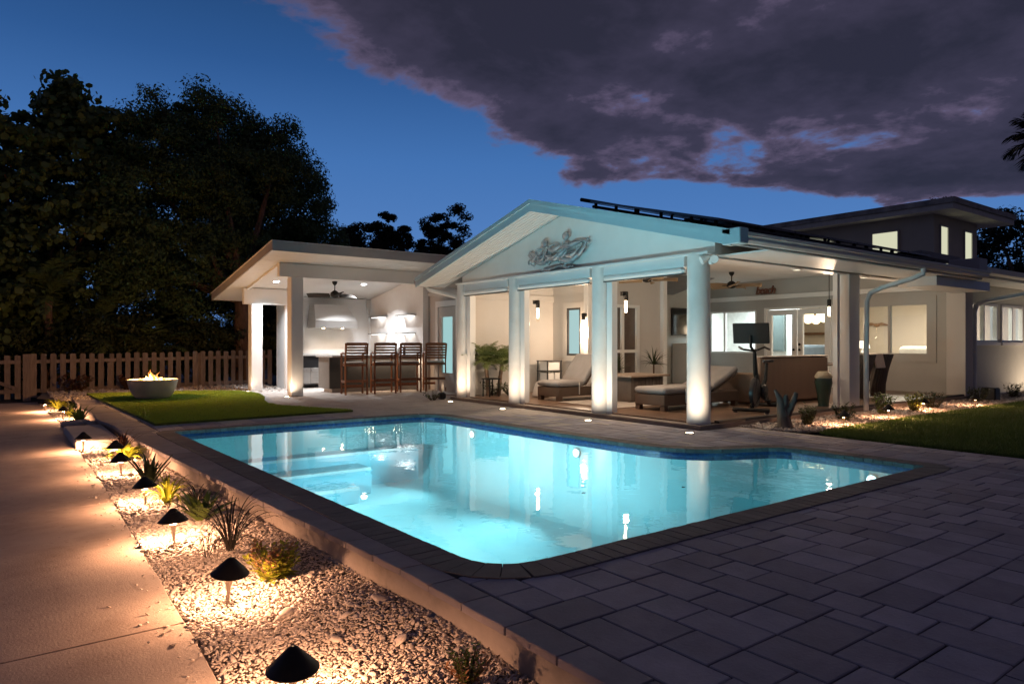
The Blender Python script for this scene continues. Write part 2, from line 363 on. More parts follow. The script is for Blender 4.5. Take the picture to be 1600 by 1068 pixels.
WARM = (1.0, .48, .25); WARM2 = (1.0, .73, .50); NEUT = (1.0, .9, .8); COOL = (.93, .96, 1.0); TEAL = (.60, .92, 1.0)

# ------------------------------------------------------------------ pool outline
def arc(cx, cy, r, a0, a1, n): return [(cx+r*math.cos(R(a0+(a1-a0)*i/n)), cy+r*math.sin(R(a0+(a1-a0)*i/n))) for i in range(n+1)]
POOL = arc(2.38, 3.25, .33, 180, 270, 8)+[(7.24, 2.92), (7.24, 4.2)]
POOL += arc(6.92, 4.28, .32, 0, 72, 5)[1:]
def bez(p0, p1, p2, p3, n):
    return [tuple((1-t)**3*a+3*(1-t)**2*t*b+3*(1-t)*t*t*c+t**3*d for a, b, c, d in zip(p0, p1, p2, p3)) for t in [i/n for i in range(1, n+1)]]
POOL += bez(POOL[-1], (6.62, 4.78), (6.10, 4.82), (6.04, 5.7), 12)
POOL += [(5.92, 8.2)]+arc(5.47, 9.75, .42, 0, 90, 6)+[(1.88, 10.2)]
def offset(poly, d):
    n = len(poly); out = []
    for i in range(n):
        p0, p1, p2 = Vector(poly[i-1]), Vector(poly[i]), Vector(poly[(i+1) % n])
        e1 = (p1-p0).normalized(); e2 = (p2-p1).normalized(); n1 = Vector((e1.y, -e1.x)); n2 = Vector((e2.y, -e2.x))
        b = (n1+n2).normalized(); k = d/max(.35, b.dot(n1)); out.append((p1.x+b.x*k, p1.y+b.y*k))
    return out
COPW = .2
LIP = [(1.72, -2.5), (1.71, 1.77), (1.71, 3.24), (1.66, 4.28), (1.53, 6.64), (1.40, 9.2), (1.36, 10.4), (1.35, 11.6), (1.25, 12.6), (1.31, 13.8), (1.22, 15.0), (1.31, 16.0), (1.29, 17.2)]
def lipx(y): return ipl(LIP, y)
TURF = [(1.84, 11.13), (4.99, 11.32), (4.62, 12.2), (4.28, 13.0), (4.24, 13.6), (4.40, 14.4), (4.66, 15.2), (4.86, 16.2), (4.9, 17.0), (4.75, 17.6), (4.2, 18.1), (3.0, 18.6), (1.66, 18.7)]

# ------------------------------------------------------------------ ground
g = MB()
for x0, x1, y0, y1 in ((-300, 1.6, -300, 400), (7.4, 400, -300, 400), (1.6, 7.4, -300, 2.6), (1.6, 7.4, 10.6, 400)):
    g.add([(x0, y0, -.22), (x1, y0, -.22), (x1, y1, -.22), (x0, y1, -.22)], [(0, 1, 2, 3)])
tag(g.build('ground', SOIL), kind='structure')
# path of poured slabs
path = MB().box(-6, .95, -3, 19.4, -.24, -.185).build('path', SOIL); tag(path, kind='structure')
EDGE = [(.70, 2.2), (.71, 2.9), (.77, 5.6), (.81, 7.6), (.82, 10.2), (.80, 11.4), (.86, 13.9), (.78, 16), (.74, 18.4)]
ys = [-2.5, .55, 3.62, 6.7, 9.8, 12.9, 16.0, 19.2]
for a, b in zip(ys, ys[1:]):
    n = 8; ed = [(ipl(EDGE, a+.004+(b-a-.008)*i/n)+random.uniform(-.006, .006), a+.004+(b-a-.008)*i/n) for i in range(n+1)]
    dy = -.18   # joints run slightly askew
    poly = [(-6, a+dy*0+.004), *[(x, y) for x, y in ed], (-6, b-.004)]
    MB().prism(poly, 'z', -.2, -.15).build('concrete_slab', CONC, path, bevel=.006)

# retaining wall with cap stones
wall = thing('retaining_wall', 'long low rendered retaining wall along the lit gravel bed', 'wall', (1.5, 8, -.22))
def lip_off(d, n=90, y0=-2.4, y1=17.2):
    out = []
    for i in range(n+1):
        y = y0+(y1-y0)*i/n; t = (lipx(y+.1)-lipx(y-.1))/.2; l = math.hypot(1, t); out.append((lipx(y)+d/l, y-d*t/l))
    return out
ia, ib = lip_off(.035), lip_off(.36)
v = []; f = []
for i, ((ax, ay), (bx, by)) in enumerate(zip(ia, ib)):
    w = .006*math.sin(ay*5)+.004*math.sin(ay*13)
    v += [(ax+w-.012, ay, -.26), (ax+w, ay, -.035), (bx, by, -.035), (bx, by, -.26)]
    if i: o = i*4; f += [(o-4, o-3, o+1, o), (o-3, o-2, o+2, o+1), (o-2, o-1, o+3, o+2)]
mesh_obj('wall_body', v, f, WALLC, wall, [True]*len(f))
# caps: y ranges
y = -2.3
while y < 17.05:
    l = random.choice((.30, .30, .34, .38)); y1 = min(y+l, 17.18); q = []
    for t in np.linspace(y+.004, y1-.004, 5):
        q.append((lipx(t)+random.uniform(-.003, .003), t))
    outer = [((max(lipx(t)+.165, 1.846-.0245*(t-3.25)) if 3.1 < t < 10.42 else lipx(t)+(.165 if t < 10.45 else .40)), t) for t in np.linspace(y1-.004, y+.004, 5)]
    dz = random.uniform(-.002, .002)
    MB().prism(q+outer, 'z', -.034+dz, .004+dz).build('cap_stone', CAPM, wall, bevel=.005)
    y = y1

# ------------------------------------------------------------------ patio
patio_out = [(x+.1, y) for x, y in LIP]+[(5.2, 17.2), (5.2, 19.0), (9.1, 19.0), (9.1, 12.6), (8.6, 12.6), (8.6, -2.5)]
pool_hole = offset(POOL, .03)
pb = MB().sheet([patio_out, pool_hole], -.014)
patio = pb.build('patio', MORTAR); tag(patio, kind='structure')
COPO = offset(POOL, COPW)
U = .115
def patio_ok(x, y):
    if x < lipx(y)+(.17 if y < 10.45 else .41): return False
    if y < 6.0:
        if x > 8.58: return False
    elif y < 12.4:
        if x > 7.86: return False
    elif x > 8.99 or y > 18.7: return False
    if y > 17.2 and x < 4.95: return False
    if inside(COPO, x, y) and pdist(COPO, x, y) > .05: return False
    if inside(TURF, x, y) and pdist(TURF, x, y) > .12: return False
    return True
X0, Y0 = 1.2, -1.6; NX, NY = 70, 178
okg = np.zeros((NX, NY), bool)
for i in range(NX):
    for j in range(NY):
        x, y = X0+(i+.5)*U, Y0+(j+.5)*U
        okg[i, j] = in_view(x, y, 0, .45) and patio_ok(x, y)
used = ~okg; pieces = []
for j in range(NY):
    for i in range(NX):
        if used[i, j]: continue
        opts = [(3, 2), (2, 2), (3, 2), (2, 3), (2, 1)] if random.random() < .85 else [(2, 2), (2, 1), (3, 2)]
        random.shuffle(opts); opts.sort(key=lambda o: o == (2, 1))
        for w, h in opts+[(2, 1), (1, 2), (1, 1)]:
            if i+w <= NX and j+h <= NY and not used[i:i+w, j:j+h].any():
                used[i:i+w, j:j+h] = True; pieces.append((i, j, w, h)); break
def pscore(p):
    x, y = X0+(p[0]+p[2]/2)*U, Y0+(p[1]+p[3]/2)*U; d = x*FW[0]+y*FW[1]
    return -(p[2]*p[3])/d**3 if in_view(x, y, 0, .02) else 0
pieces.sort(key=pscore)
pm = {}
rest = MB(); rest2 = MB()
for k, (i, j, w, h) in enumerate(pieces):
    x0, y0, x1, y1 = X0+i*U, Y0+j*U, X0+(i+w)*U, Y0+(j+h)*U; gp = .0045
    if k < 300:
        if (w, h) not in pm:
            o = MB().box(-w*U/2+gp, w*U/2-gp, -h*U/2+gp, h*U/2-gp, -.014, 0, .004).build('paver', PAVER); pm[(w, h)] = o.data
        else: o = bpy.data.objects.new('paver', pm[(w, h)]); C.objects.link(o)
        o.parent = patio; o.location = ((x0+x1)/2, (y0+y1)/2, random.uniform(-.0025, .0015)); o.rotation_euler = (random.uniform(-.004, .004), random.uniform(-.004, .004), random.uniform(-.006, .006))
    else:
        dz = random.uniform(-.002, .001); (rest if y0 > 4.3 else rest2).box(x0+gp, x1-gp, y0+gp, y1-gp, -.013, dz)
PAVLIT = mat('lit_far_paver', (.52, .47, .43), .75, (.45, .405, .37), ns=3.2, bump=.12, bs=40, tint=(.29, .26, .24), tns=1.1)  # paler, warmer paver copy: lamplight on the far patio painted into the colour
tag(rest.build('paver_field', PAVLIT, patio), kind='stuff'); tag(rest2.build('paver_field', PAVER, patio), kind='stuff')

# ------------------------------------------------------------------ swimming pool
pool = thing('swimming_pool', 'lit turquoise swimming pool with rounded corners and brick coping', 'swimming pool', (4.5, 6.5, -1))
n = len(POOL); inn = POOL
FLOOR = -1.0; WATER = -.055
def shell(name, z0, z1, m, d=0.0):
    p = offset(inn, d); v = [(x, y, z0) for x, y in p]+[(x, y, z1) for x, y in p]; f = [(i, (i+1) % n, (i+1) % n+n, i+n) for i in range(n)]
    return mesh_obj(name, v, f, m, pool, None, False)
shell('tile_band', -.12, -.018, TILE); rings = [(0.0, -.12), (0.0, -.50)]+[(-.5*(1-math.cos(R(t))), -.50-.5*math.sin(R(t))) for t in (15, 30, 45, 60, 75, 90)]
bv = []; bf = []
for d_, z_ in rings: bv += [(x, y, z_) for x, y in offset(inn, d_)]
for r_ in range(len(rings)-1): bf += [(r_*n+i, r_*n+(i+1) % n, (r_+1)*n+(i+1) % n, (r_+1)*n+i) for i in range(n)]
mesh_obj('basin_wall', bv, bf, BASIN, pool, [True]*len(bf), False)
MB().sheet([offset(inn, -.46)], FLOOR-.003).build('basin_floor', BASIN, pool, recalc=False)
NOSE = mat('pale_step_edge', (.90, .95, .95), .6); STEPM = mat('shade_tinted_step_plaster', (.38, .70, .78), .7, (.34, .66, .75), ns=2)  # step plaster darker than the basin's: dim reflection painted in between pale edges
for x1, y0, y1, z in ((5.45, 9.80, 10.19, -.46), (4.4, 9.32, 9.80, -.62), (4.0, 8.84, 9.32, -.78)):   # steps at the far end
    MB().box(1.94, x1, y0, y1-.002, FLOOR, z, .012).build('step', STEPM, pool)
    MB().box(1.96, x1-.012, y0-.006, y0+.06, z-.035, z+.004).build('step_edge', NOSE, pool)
# coping bricks
per = []; tot = 0
for i in range(n):
    a, b = Vector(inn[i]), Vector(inn[(i+1) % n]); per.append((tot, a, b)); tot += (b-a).length
nb = int(tot/.098)
def along(s):
    s = s % tot
    for t, a, b in reversed(per):
        if s >= t:
            d = (b-a); l = d.length; return a+d*((s-t)/l), d/l
def edge_frame(s):
    p, d = along(s); w = .07
    d1, d2 = along(s-w)[1], along(s+w)[1]; dd = (d1+d2+d).normalized(); return p, Vector((dd.y, -dd.x)), d1.dot(d2)
cm = None
for k in range(nb):
    s0, s1 = (k+.02)*tot/nb, (k+.98)*tot/nb; (p, nr, st), (pa, na, sa), (pb_, nb_, sb) = edge_frame((s0+s1)/2), edge_frame(s0), edge_frame(s1)
    zt = random.uniform(.007, .010)
    if min(st, sa, sb) > .9995:
        if cm is None:
            w = (s1-s0)/2; o = MB().box(-w, w, -.026, COPW, -.035, .009, .003).build('coping_brick', COPE); cm = o.data; o.parent = pool
        else: o = bpy.data.objects.new('coping_brick', cm); C.objects.link(o); o.parent = pool
        o.location = Vector((p.x, p.y, zt-.009))-wloc(pool); o.rotation_euler = (0, 0, math.atan2(nr.y, nr.x)-PI/2)
    else:
        q = [pa-na*.026, pb_-nb_*.026, pb_+nb_*COPW, pa+na*COPW]
        if (q[2]-q[3]).dot(q[1]-q[0]) > 0: MB().prism([tuple(v_) for v_ in q], 'z', -.035, zt).build('coping_brick', COPE, pool)
WATERM = glass('pool_water_surface', (.62, .93, .97), 1.33, .015, 1.0, bumps=((.9, .10), (4.5, .035)))
tag(MB().sheet([offset(inn, -.002)], WATER).build('pool_water', WATERM, recalc=False), kind='structure')
LENS = emit('pool_lamp_lens', (.75, .95, 1.0), 9)
for px_, py_, nx, ny, lab in ((5.98, 6.6, -1, 0, 'round underwater light in the pool wall beside the porch'), (5.90, 8.9, -1, 0, 'round underwater light in the pool wall near the far corner'), (7.22, 3.45, -1, 0, 'round underwater light at the narrow right end of the pool'), (2.02, 6.2, 1, 0, 'underwater light in the long pool wall below the gravel bed'), (1.97, 8.2, 1, 0, 'underwater light in the pool wall beside the steps')):
    t = thing('pool_light', lab, 'pool light', (px_, py_, -.21), 'underwater lights in the pool')
    ax = Vector((nx, ny, 0)); Mq = ax.to_track_quat('Z', 'Y').to_matrix()
    b = MB().lathe([(.065, 0), (.065, .015), (.055, .02)], n=20); b.v = [tuple(Mq @ Vector(q)+Vector((px_, py_, -.21))) for q in b.v]; b.build('bezel', STEEL, t)
    b = MB().lathe([(.05, .021), (.03, .028)], n=20); b.v = [tuple(Mq @ Vector(q)+Vector((px_, py_, -.21))) for q in b.v]; b.build('lens', LENS, t)
    p = Vector((px_, py_, -.21))+ax*.06
    light('AREA', p, 31 if ax.x < 0 else 38, TEAL, t, aim=p+ax*2+Vector((0, 0, .12)), shape='DISK', size=.2, spread=R(104))

# ------------------------------------------------------------------ gravel beds
def flat_stones(name, pts, size, m, parent=None, zs=-.15):
    k = len(pts); ph = rng.uniform(0, 2*PI, k); s = rng.gamma(5, 1/5, k)*size; asp = rng.uniform(.55, .95, k); th = rng.uniform(.25, .5, k)
    ang = np.arange(6)/6*2*PI
    def ring(rad, z):
        jit = rng.uniform(.8, 1.15, (k, 6)); x = np.cos(ang)[None]*rad*jit; y = np.sin(ang)[None]*rad*jit*asp[:, None]
        return np.stack([x, y, np.full((k, 6), z)*th[:, None]], -1)
    V = np.concatenate([ring(.55, -.5)[:, :6], ring(1, 0), ring(.6, .5)], 1)*s[:, None, None]
    tilt = rng.normal(0, .38, (k, 2)); c, sn = np.cos(ph), np.sin(ph)
    V[..., 2] += V[..., 0]*tilt[:, None, 0]+V[..., 1]*tilt[:, None, 1]
    x = V[..., 0]*c[:, None]-V[..., 1]*sn[:, None]; y = V[..., 0]*sn[:, None]+V[..., 1]*c[:, None]
    V = np.stack([x+pts[:, 0, None], y+pts[:, 1, None], V[..., 2]+pts[:, 2, None]], -1)
    F = []
    for r in range(2):
        for j in range(6): F.append((r*6+j, r*6+(j+1) % 6, r*6+6+(j+1) % 6, r*6+6+j))
    F.append(tuple(range(12, 18)))
    return np_mesh(name, V, 18, m, parent, F)
bedpoly = [(ipl(EDGE, y)-.0, y) for y in np.linspace(1.2, 18.4, 30)]
bed = MB().sheet([[(ipl(EDGE, y)-.03, y) for y in np.linspace(.5, 18.4, 40)]+[(lipx(y)+.02, y) for y in np.linspace(18.4, .5, 40)]], -.172)
tag(bed.build('gravel_bed', GBASE), kind='structure')
pts = []
y = 1.3
while y < 18.3:
    dy = .0083+.0013*y; x0, x1 = ipl(EDGE, y)+.012, lipx(y)+.02
    sp = .0112+.0013*y
    for x in np.arange(x0, x1, sp):
        xx, yy = x+random.uniform(-.6, .6)*sp, y+random.uniform(-.6, .6)*dy
        if xx > ipl(EDGE, yy)+random.uniform(-.02, .02): pts.append((xx, yy, -.158+random.uniform(0, .012)+.01*math.sin(xx*9+yy*4)))
    y += dy
pts = np.array(pts); near = pts[:, 1] < 5
tag(flat_stones('gravel', pts[near], .0092, GRAV), kind='stuff'); tag(flat_stones('gravel', pts[~near], .017, GRAV), kind='stuff')
big = np.array([(random.uniform(.85, 1.65), random.uniform(1.8, 8), -.145) for _ in range(70)])
tag(flat_stones('pebbles', big, .026, GRAV), kind='stuff')
stray = np.array([(ipl(EDGE, y_)-abs(random.gauss(0, .09)), y_, -.145) for y_ in (random.uniform(1.8, 9) for _ in range(150))])
tag(flat_stones('pebbles', stray, .009, GRAV), kind='stuff')
# gravel behind the turf, by the fence, and right bed under the side wall
bk = MB().sheet([[(1.35, 17.2), (5.2, 17.2), (5.2, 18.6), (6.3, 18.6), (6.3, 21.6), (1.0, 21.6), (.7, 18.6)]], -.03)
tag(bk.build('gravel_strip', GBASE), kind='structure')
bp = np.array([(random.uniform(1.0, 6.2), random.uniform(17.3, 21.4), random.uniform(-.025, -.005)) for _ in range(5200)])
bp = bp[[not inside(TURF, a, b) for a, b, _ in bp]]
tag(flat_stones('gravel', bp, .035, GRAV), kind='stuff')
BEDR = [(8.6, 5.98), (8.6, 5.45), (8.8, 5.12), (9.4, 5.0), (12, 5.12), (16, 5.1), (26, 5.0), (26, 6.2), (8.6, 6.2)]
tag(MB().sheet([BEDR], -.02).build('gravel_bed', GBASE), kind='structure')
rp = np.array([(8.6+14*random.random()**1.5, random.uniform(4.98, 6.1), random.uniform(-.015, .008)) for _ in range(9000)])
rp = rp[[inside(BEDR, a, b) for a, b, _ in rp]]
tag(flat_stones('gravel', rp, .023, GRAV), kind='stuff')

# ------------------------------------------------------------------ turf and lawn
def blades(name, pts, h, m, base=None, width=.008):
    k = len(pts); a = rng.uniform(0, 2*PI, k); hh = h*rng.uniform(.6, 1.25, k); lean = rng.normal(0, .35, (k, 2))*hh[:, None]
    w = width*rng.uniform(.7, 1.3, k); dx, dy = np.cos(a)*w, np.sin(a)*w
    V = np.stack([np.stack([pts[:, 0]-dx, pts[:, 1]-dy, pts[:, 2]], -1), np.stack([pts[:, 0]+dx, pts[:, 1]+dy, pts[:, 2]], -1), np.stack([pts[:, 0]+lean[:, 0], pts[:, 1]+lean[:, 1], pts[:, 2]+hh], -1)], 1)
    return np_mesh(name, V, 3, m, None, [(0, 1, 2)])
TBASE = mat('turf_backing', (.12, .17, .025), .9, (.04, .065, .015), ns=5)
tb = MB().prism(TURF, 'z', -.012, .032).build('turf_base', TBASE); tag(tb, kind='structure')
tp = []
while len(tp) < 70000:
    x, y = random.uniform(1.6, 5), 11.1+7.6*random.random()**1.25
    if inside(TURF, x, y): tp.append((x, y, .03))
tag(blades('turf_grass', np.array(tp), .024, TURFM, None, .006), kind='stuff')
LAWN = [(8.62, -2), (8.62, 4.2), (8.66, 4.62), (8.8, 4.88), (9.2, 4.98), (12, 5.08), (16, 5.05), (26, 4.95), (40, 4.95), (40, -2)]
tag(MB().sheet([LAWN], -.006).build('lawn', mat('lawn_thatch', (.045, .06, .018), .95, (.03, .04, .012), ns=6, bump=.6, bs=60)), kind='structure')
lp = []
while len(lp) < 110000:
    x, y = 8.6+12*random.random()**1.6, random.uniform(.8, 5.12)
    if inside(LAWN, x, y) or (pdist(LAWN, x, y) < .03 and random.random() < .5): lp.append((x, y, -.006))
tag(blades('lawn_grass', np.array(lp), .045, LAWNM, None, .006), kind='stuff')

# ------------------------------------------------------------------ house
house = thing('house', 'white pool house wing with columned porch and pale blue gable', 'house', (12, 9, 0))
XF, XE, YL, YR, YC, ZE, ZA = 7.3, 15.3, 13.28, 5.22, 9.25, 2.6, 3.64
def ztop(y): return ZA-(ZA-ZE)*abs(y-YC)/(YR-YC if y < YC else YL-YC)*(1 if y > YC else -1)
def ztop(y): return ZA-(ZA-ZE)*abs(y-YC)/4.03
# porch floor
base = MB().prism([(7.74, 6.02), (17, 6.02), (17, 13), (7.74, 12.55)], 'z', -.02, .062).build('porch_base', mat('porch_step_stone', (.26, .215, .18), .7, (.2, .165, .14), ns=4, bump=.2), house, bevel=.008)
fl = bpy.data.objects.new('porch_floor', None); C.objects.link(fl); fl.parent = house
y = 6.12; k = 0
while y < 12.9:
    xs = [7.93]+sorted(random.uniform(8.5, 16.5) for _ in range(1))+[16.98]
    for a, b in zip(xs, xs[1:]): MB().box(a+.002, b-.002, y+.002, y+.148, .06, .08, .002).build('floor_board', DECKW, fl)
    y += .15
# columns
for i, cyy in enumerate((12.36, 10.5, 8.2, 6.24)):
    r = .165
    b = MB().lathe([(r*1.02, .06), (r, .16), (r*.995, .9), (r*.97, 1.7), (r*.955, 2.45)], (7.98, cyy, 0), 40)
    for q in range(len(b.v)):
        x, yy, z = b.v[q]; b.v[q] = (x, yy, z)
    b.build('column', STUCCO, house)
    if i != 3: MB().box(7.93, 8.05, cyy-.29, cyy-.17, .06, 2.24).build('screen_track', TRIM, house)
    MB().box(8.12, 8.2, cyy-.1, cyy+.1, .06, 2.2).build('column_backing', TRIM, house) if i != 3 else MB().box(8.0, 8.18, cyy-.02, cyy+.16, .06, 2.42).build('column_backing', TRIM, house)
# beams between the columns with rolled screen housings
for a, b_ in ((12.2, 10.66), (10.34, 8.36), (8.04, 6.4)):
    MB().box(7.86, 8.1, b_, a, 2.29, 2.44, .006).build('beam', TRIM, house)
    MB().box(7.83, 7.93, b_+.004, a-.004, 2.20, 2.285, .03).build('screen_housing', TRIM, house)
    MB().box(7.85, 7.92, b_+.01, a-.01, 2.185, 2.199).build('screen_bar', DGREY, house)
MB().box(7.84, 8.12, 5.98, 12.5, 2.44, 2.475, .004).build('ledge', TRIM, house)
gab = [(6.0, 2.46), (12.52, 2.46), (12.52, ztop(12.52)-.165), (YC, ZA-.165), (6.0, ztop(6.0)-.165)]
MB().prism(gab, 'x', 8.03, 8.17).build('gable_wall', WHITE, house)
# roof
prof = [(YR, ZE), (YC, ZA), (YL, ZE), (YL, ZE-.15), (YC, ZA-.15), (YR, ZE-.15)]
rf = MB().prism(prof, 'x', XF+.03, XE).build('roof', ROOFM, house)
for s in (-1, 1):
    y0, y1 = (YR, YC) if s < 0 else (YC, YL)
    pf = [(y0, ztop(y0)+.01), (y1, ztop(y1)+.01), (y1, ztop(y1)-.18), (y0, ztop(y0)-.18)]
    MB().prism(pf, 'x', XF, XF+.028).build('rake_board', FASCIA, house)
    pf = [(y0, ztop(y0)+.022), (y1, ztop(y1)+.022), (y1, ztop(y1)-.05), (y0, ztop(y0)-.05)]
    MB().prism(pf, 'x', XF-.02, XF-.001).build('drip_edge', FASCIA, house)
# soffit strips under the gable overhang: boards running up the slope
for s in (-1, 1):
    nb_ = 9; w = (8.03-XF-.03)/nb_
    for k in range(nb_):
        x0 = XF+.03+k*w
        yy = [(YR+.02), YC] if s < 0 else [YC, YL-.02]
        pf = [(yy[0], ztop(yy[0])-.151), (yy[1], ztop(yy[1])-.151), (yy[1], ztop(yy[1])-.163), (yy[0], ztop(yy[0])-.163)]
        MB().prism(pf, 'x', x0+.004, x0+w-.004).build('soffit_board', SOFFIT if False else TRIM, house)
# side eave: fascia, gutter, soffit
MB().box(8.17, XE, YR+.03, 6.04, 2.425, 2.445).build('side_soffit', TRIM, house)
MB().box(XF+.05, XE, YR+.004, YR+.03, 2.43, 2.59).build('side_fascia', TRIM, house)
gp_ = [(YR, 2.58), (YR-.13, 2.58), (YR-.13, 2.545), (YR-.10, 2.52), (YR-.10, 2.49), (YR-.07, 2.46), (YR, 2.46)]
MB().prism(gp_, 'x', XF+.02, XE+.05).build('gutter', TRIM, house)
MB().prism([(YR-.135, 2.565), (YR-.145, 2.565), (YR-.145, 2.585), (YR-.135, 2.585)], 'x', XF+.02, XE+.05).build('gutter_lip', TRIM, house)
MB().box(XF-.02, XF+.16, YR-.15, YR+.12, 2.43, 2.63, .01).build('gutter_end', FASCIA, house)
MB().prism([(YL, 2.58), (YL+.12, 2.58), (YL+.10, 2.50), (YL+.03, 2.46), (YL, 2.46)], 'x', XF+.02, 8.9).build('gutter', SHEDFASCIA, house)
MB().box(8.18, 16.7, 6.06, 6.30, 2.40, 2.70).build('side_beam', TRIM, house)
MB().box(13.6, XE+.8, YR+.14, 6.03, 2.25, 2.424, .006).build('soffit_box', TRIM, house)
MB().box(11.86, 12.22, 6.06, 6.36, .0, 2.40, .01).build('post', TRIM, house)
MB().box(11.60, 11.68, 6.14, 6.22, .06, 2.40).build('screen_track', TRIM, house)
MB().box(16.72, 17.12, 6.02, 6.4, -.02, 2.42, .008).build('post', SIDING, house)
MB().box(8.18, 16.7, 6.04, 6.12, .06, .10).build('screen_sill', DGREY, house)
def downspout(pts, w=.075):
    m = MB(); 
    for a, b in zip(pts, pts[1:]): m.bar(a, b, w, w*.8, (0, 1, .01))
    return m.build('downspout', TRIM, house, bevel=.008)
MB().tube([(12.55, 5.15, 2.47), (12.55, 5.16, 2.37), (12.5, 5.3, 2.31), (12.36, 5.75, 2.17), (12.3, 5.92, 2.08), (12.28, 5.97, 1.95), (12.28, 5.98, 1.0), (12.28, 5.98, .02)], .043, 10).build('downspout', TRIM, house)
MB().tube([(7.62, 13.36, 2.48), (7.66, 13.3, 2.38), (7.9, 13.0, 2.28), (7.98, 12.66, 2.2), (7.99, 12.62, 2.0), (7.99, 12.6, .06)], .045, 10).build('downspout', TRIM, house)
MB().tube([(18.6, 5.3, 2.45), (18.6, 5.32, 2.36), (18.4, 5.6, 2.28), (17.6, 5.95, 2.14), (17.4, 6.05, 2.05), (17.36, 6.08, 1.9), (17.36, 6.08, 0)], .05, 10).build('downspout', TRIM, house)
# porch ceiling (two sheets following roof then level)
cl = MB().prism([(6.3, 2.70), (7.3, 2.93), (13.1, 2.93), (13.1, 2.99), (7.28, 2.99), (6.3, 2.76)], 'x', 8.18, 17.1).build('porch_ceiling', WHITE, house)
# porch walls
MB().box(8.18, 10.5, 12.42, 12.6, 0, 2.93).build('porch_end_wall', SIDING, house)
MB().box(8.18, 10.5, 12.39, 12.419, 2.16, 2.30).build('wall_band', SIDING, house)
def wall_x(name, x0, x1, ya, yb, z0, z1, holes, m, par):
    """wall across X with rectangular openings (y0,y1,z0,z1)"""
    hs = sorted(holes); y = ya; b = MB()
    for h in hs:
        if h[0] > y: b.box(x0, x1, y, h[0], z0, z1)
        if h[2] > z0: b.box(x0, x1, h[0], h[1], z0, h[2])
        if h[3] < z1: b.box(x0, x1, h[0], h[1], h[3], z1)
        y = h[1]
    if yb > y: b.box(x0, x1, y, yb, z0, z1)
    return b.build(name, m, par)
def wall_y(name, y0, y1, xa, xb, z0, z1, holes, m, par):
    o = wall_x(name, y0, y1, xa, xb, z0, z1, holes, m, None)
    for vtx in o.data.vertices: x, y, z = vtx.co; vtx.co = (y-wloc(par).x, x-wloc(par).y, z-wloc(par).z)
    o.data.flip_normals(); o.parent = par; return o
def frame_x(par, x, y0, y1, z0, z1, w=.05, d=.06, m=None, name='frame', proud=.02):
    b = MB(); m = m or TRIM
    b.box(x-proud, x+d, y0, y0+w, z0, z1); b.box(x-proud, x+d, y1-w, y1, z0, z1); b.box(x-proud, x+d, y0+w, y1-w, z0, z0+w); b.box(x-proud, x+d, y0+w, y1-w, z1-w, z1)
    return b.build(name, m, par)
def frame_y(par, y, x0, x1, z0, z1, w=.05, d=.06, m=None, name='frame', proud=.02):
    b = MB(); m = m or TRIM
    b.box(x0, x0+w, y-proud, y+d, z0, z1); b.box(x1-w, x1, y-proud, y+d, z0, z1); b.box(x0+w, x1-w, y-proud, y+d, z0, z0+w); b.box(x0+w, x1-w, y-proud, y+d, z1-w, z1)
    return b.build(name, m, par)
def window_x(par, x, y0, y1, z0, z1, mull=(), pane=PANE, trim=.14, mframe=None, casing=None):
    fr = frame_x(par, x, y0, y1, z0, z1, .045, .08, mframe or TRIM, 'window')
    for my in mull: MB().box(x-.015, x+.06, my-.03, my+.03, z0+.045, z1-.045).build('mullion', mframe or TRIM, fr)
    ys_ = [y0+.045]+[v for my in mull for v in (my-.03, my+.03)]+[y1-.045]
    for a, b in zip(ys_[::2], ys_[1::2]): MB().box(x+.02, x+.028, a, b, z0+.045, z1-.045).build('pane', pane, fr)
    if trim:
        b = MB(); t = trim
        b.box(x-.025, x+.0, y0-t, y0, z0-t, z1+t); b.box(x-.025, x, y1, y1+t, z0-t, z1+t); b.box(x-.025, x, y0, y1, z1, z1+t); b.box(x-.025, x, y0, y1, z0-t, z0)
        b.build('casing', casing or SIDING, fr)
    return fr
wall_x('bathroom_wall', 10.5, 10.62, 11.3, 12.42, 0, 2.93, [(11.43, 11.9, .92, 2.0)], SIDING, house)
FROST = emit('frosted_lit_pane', (.50, .74, .74), .62)
window_x(house, 10.49, 11.43, 11.9, .92, 2.0, (), FROST, .13, DGREY)
MB().box(10.44, 10.7, 11.16, 11.30, .06, 2.93, .005).build('corner_trim', TRIM, house)
wall_y('side_room_wall', 11.3, 11.42, 10.7, 13.05, 0, 2.93, [(11.0, 12.2, 0, 2.1)], SIDING, house)
GDARK = mat('dark_door_glass', (.13, .10, .085), .06, (.11, .085, .07), spec=.8)
d = MB().box(11.05, 12.16, 11.34, 11.37, .1, 2.05).build('glass_door', GDARK, house)
for x0, x1, z0, z1 in ((10.98, 11.06, .06, 2.1), (12.12, 12.22, .06, 2.1), (11.06, 12.12, 2.03, 2.1), (11.06, 12.12, .06, .16), (11.06, 12.12, .98, 1.05), (11.62, 11.70, .16, .98), (11.62, 11.70, 1.05, 2.03)):
    MB().box(x0, x1, 11.27, 11.33, z0, z1).build('door_frame', TRIM, d)
MB().box(12.98, 13.12, 11.2, 11.44, .06, 2.93, .005).build('corner_trim', TRIM, house)
MB().box(13.05, 13.15, 11.44, 12.9, 0, 2.93).build('side_room_wall', SIDING, house)
MB().box(13.15, 17.0, 12.85, 12.97, 0, 2.93).build('media_wall', WINGWALL, house)
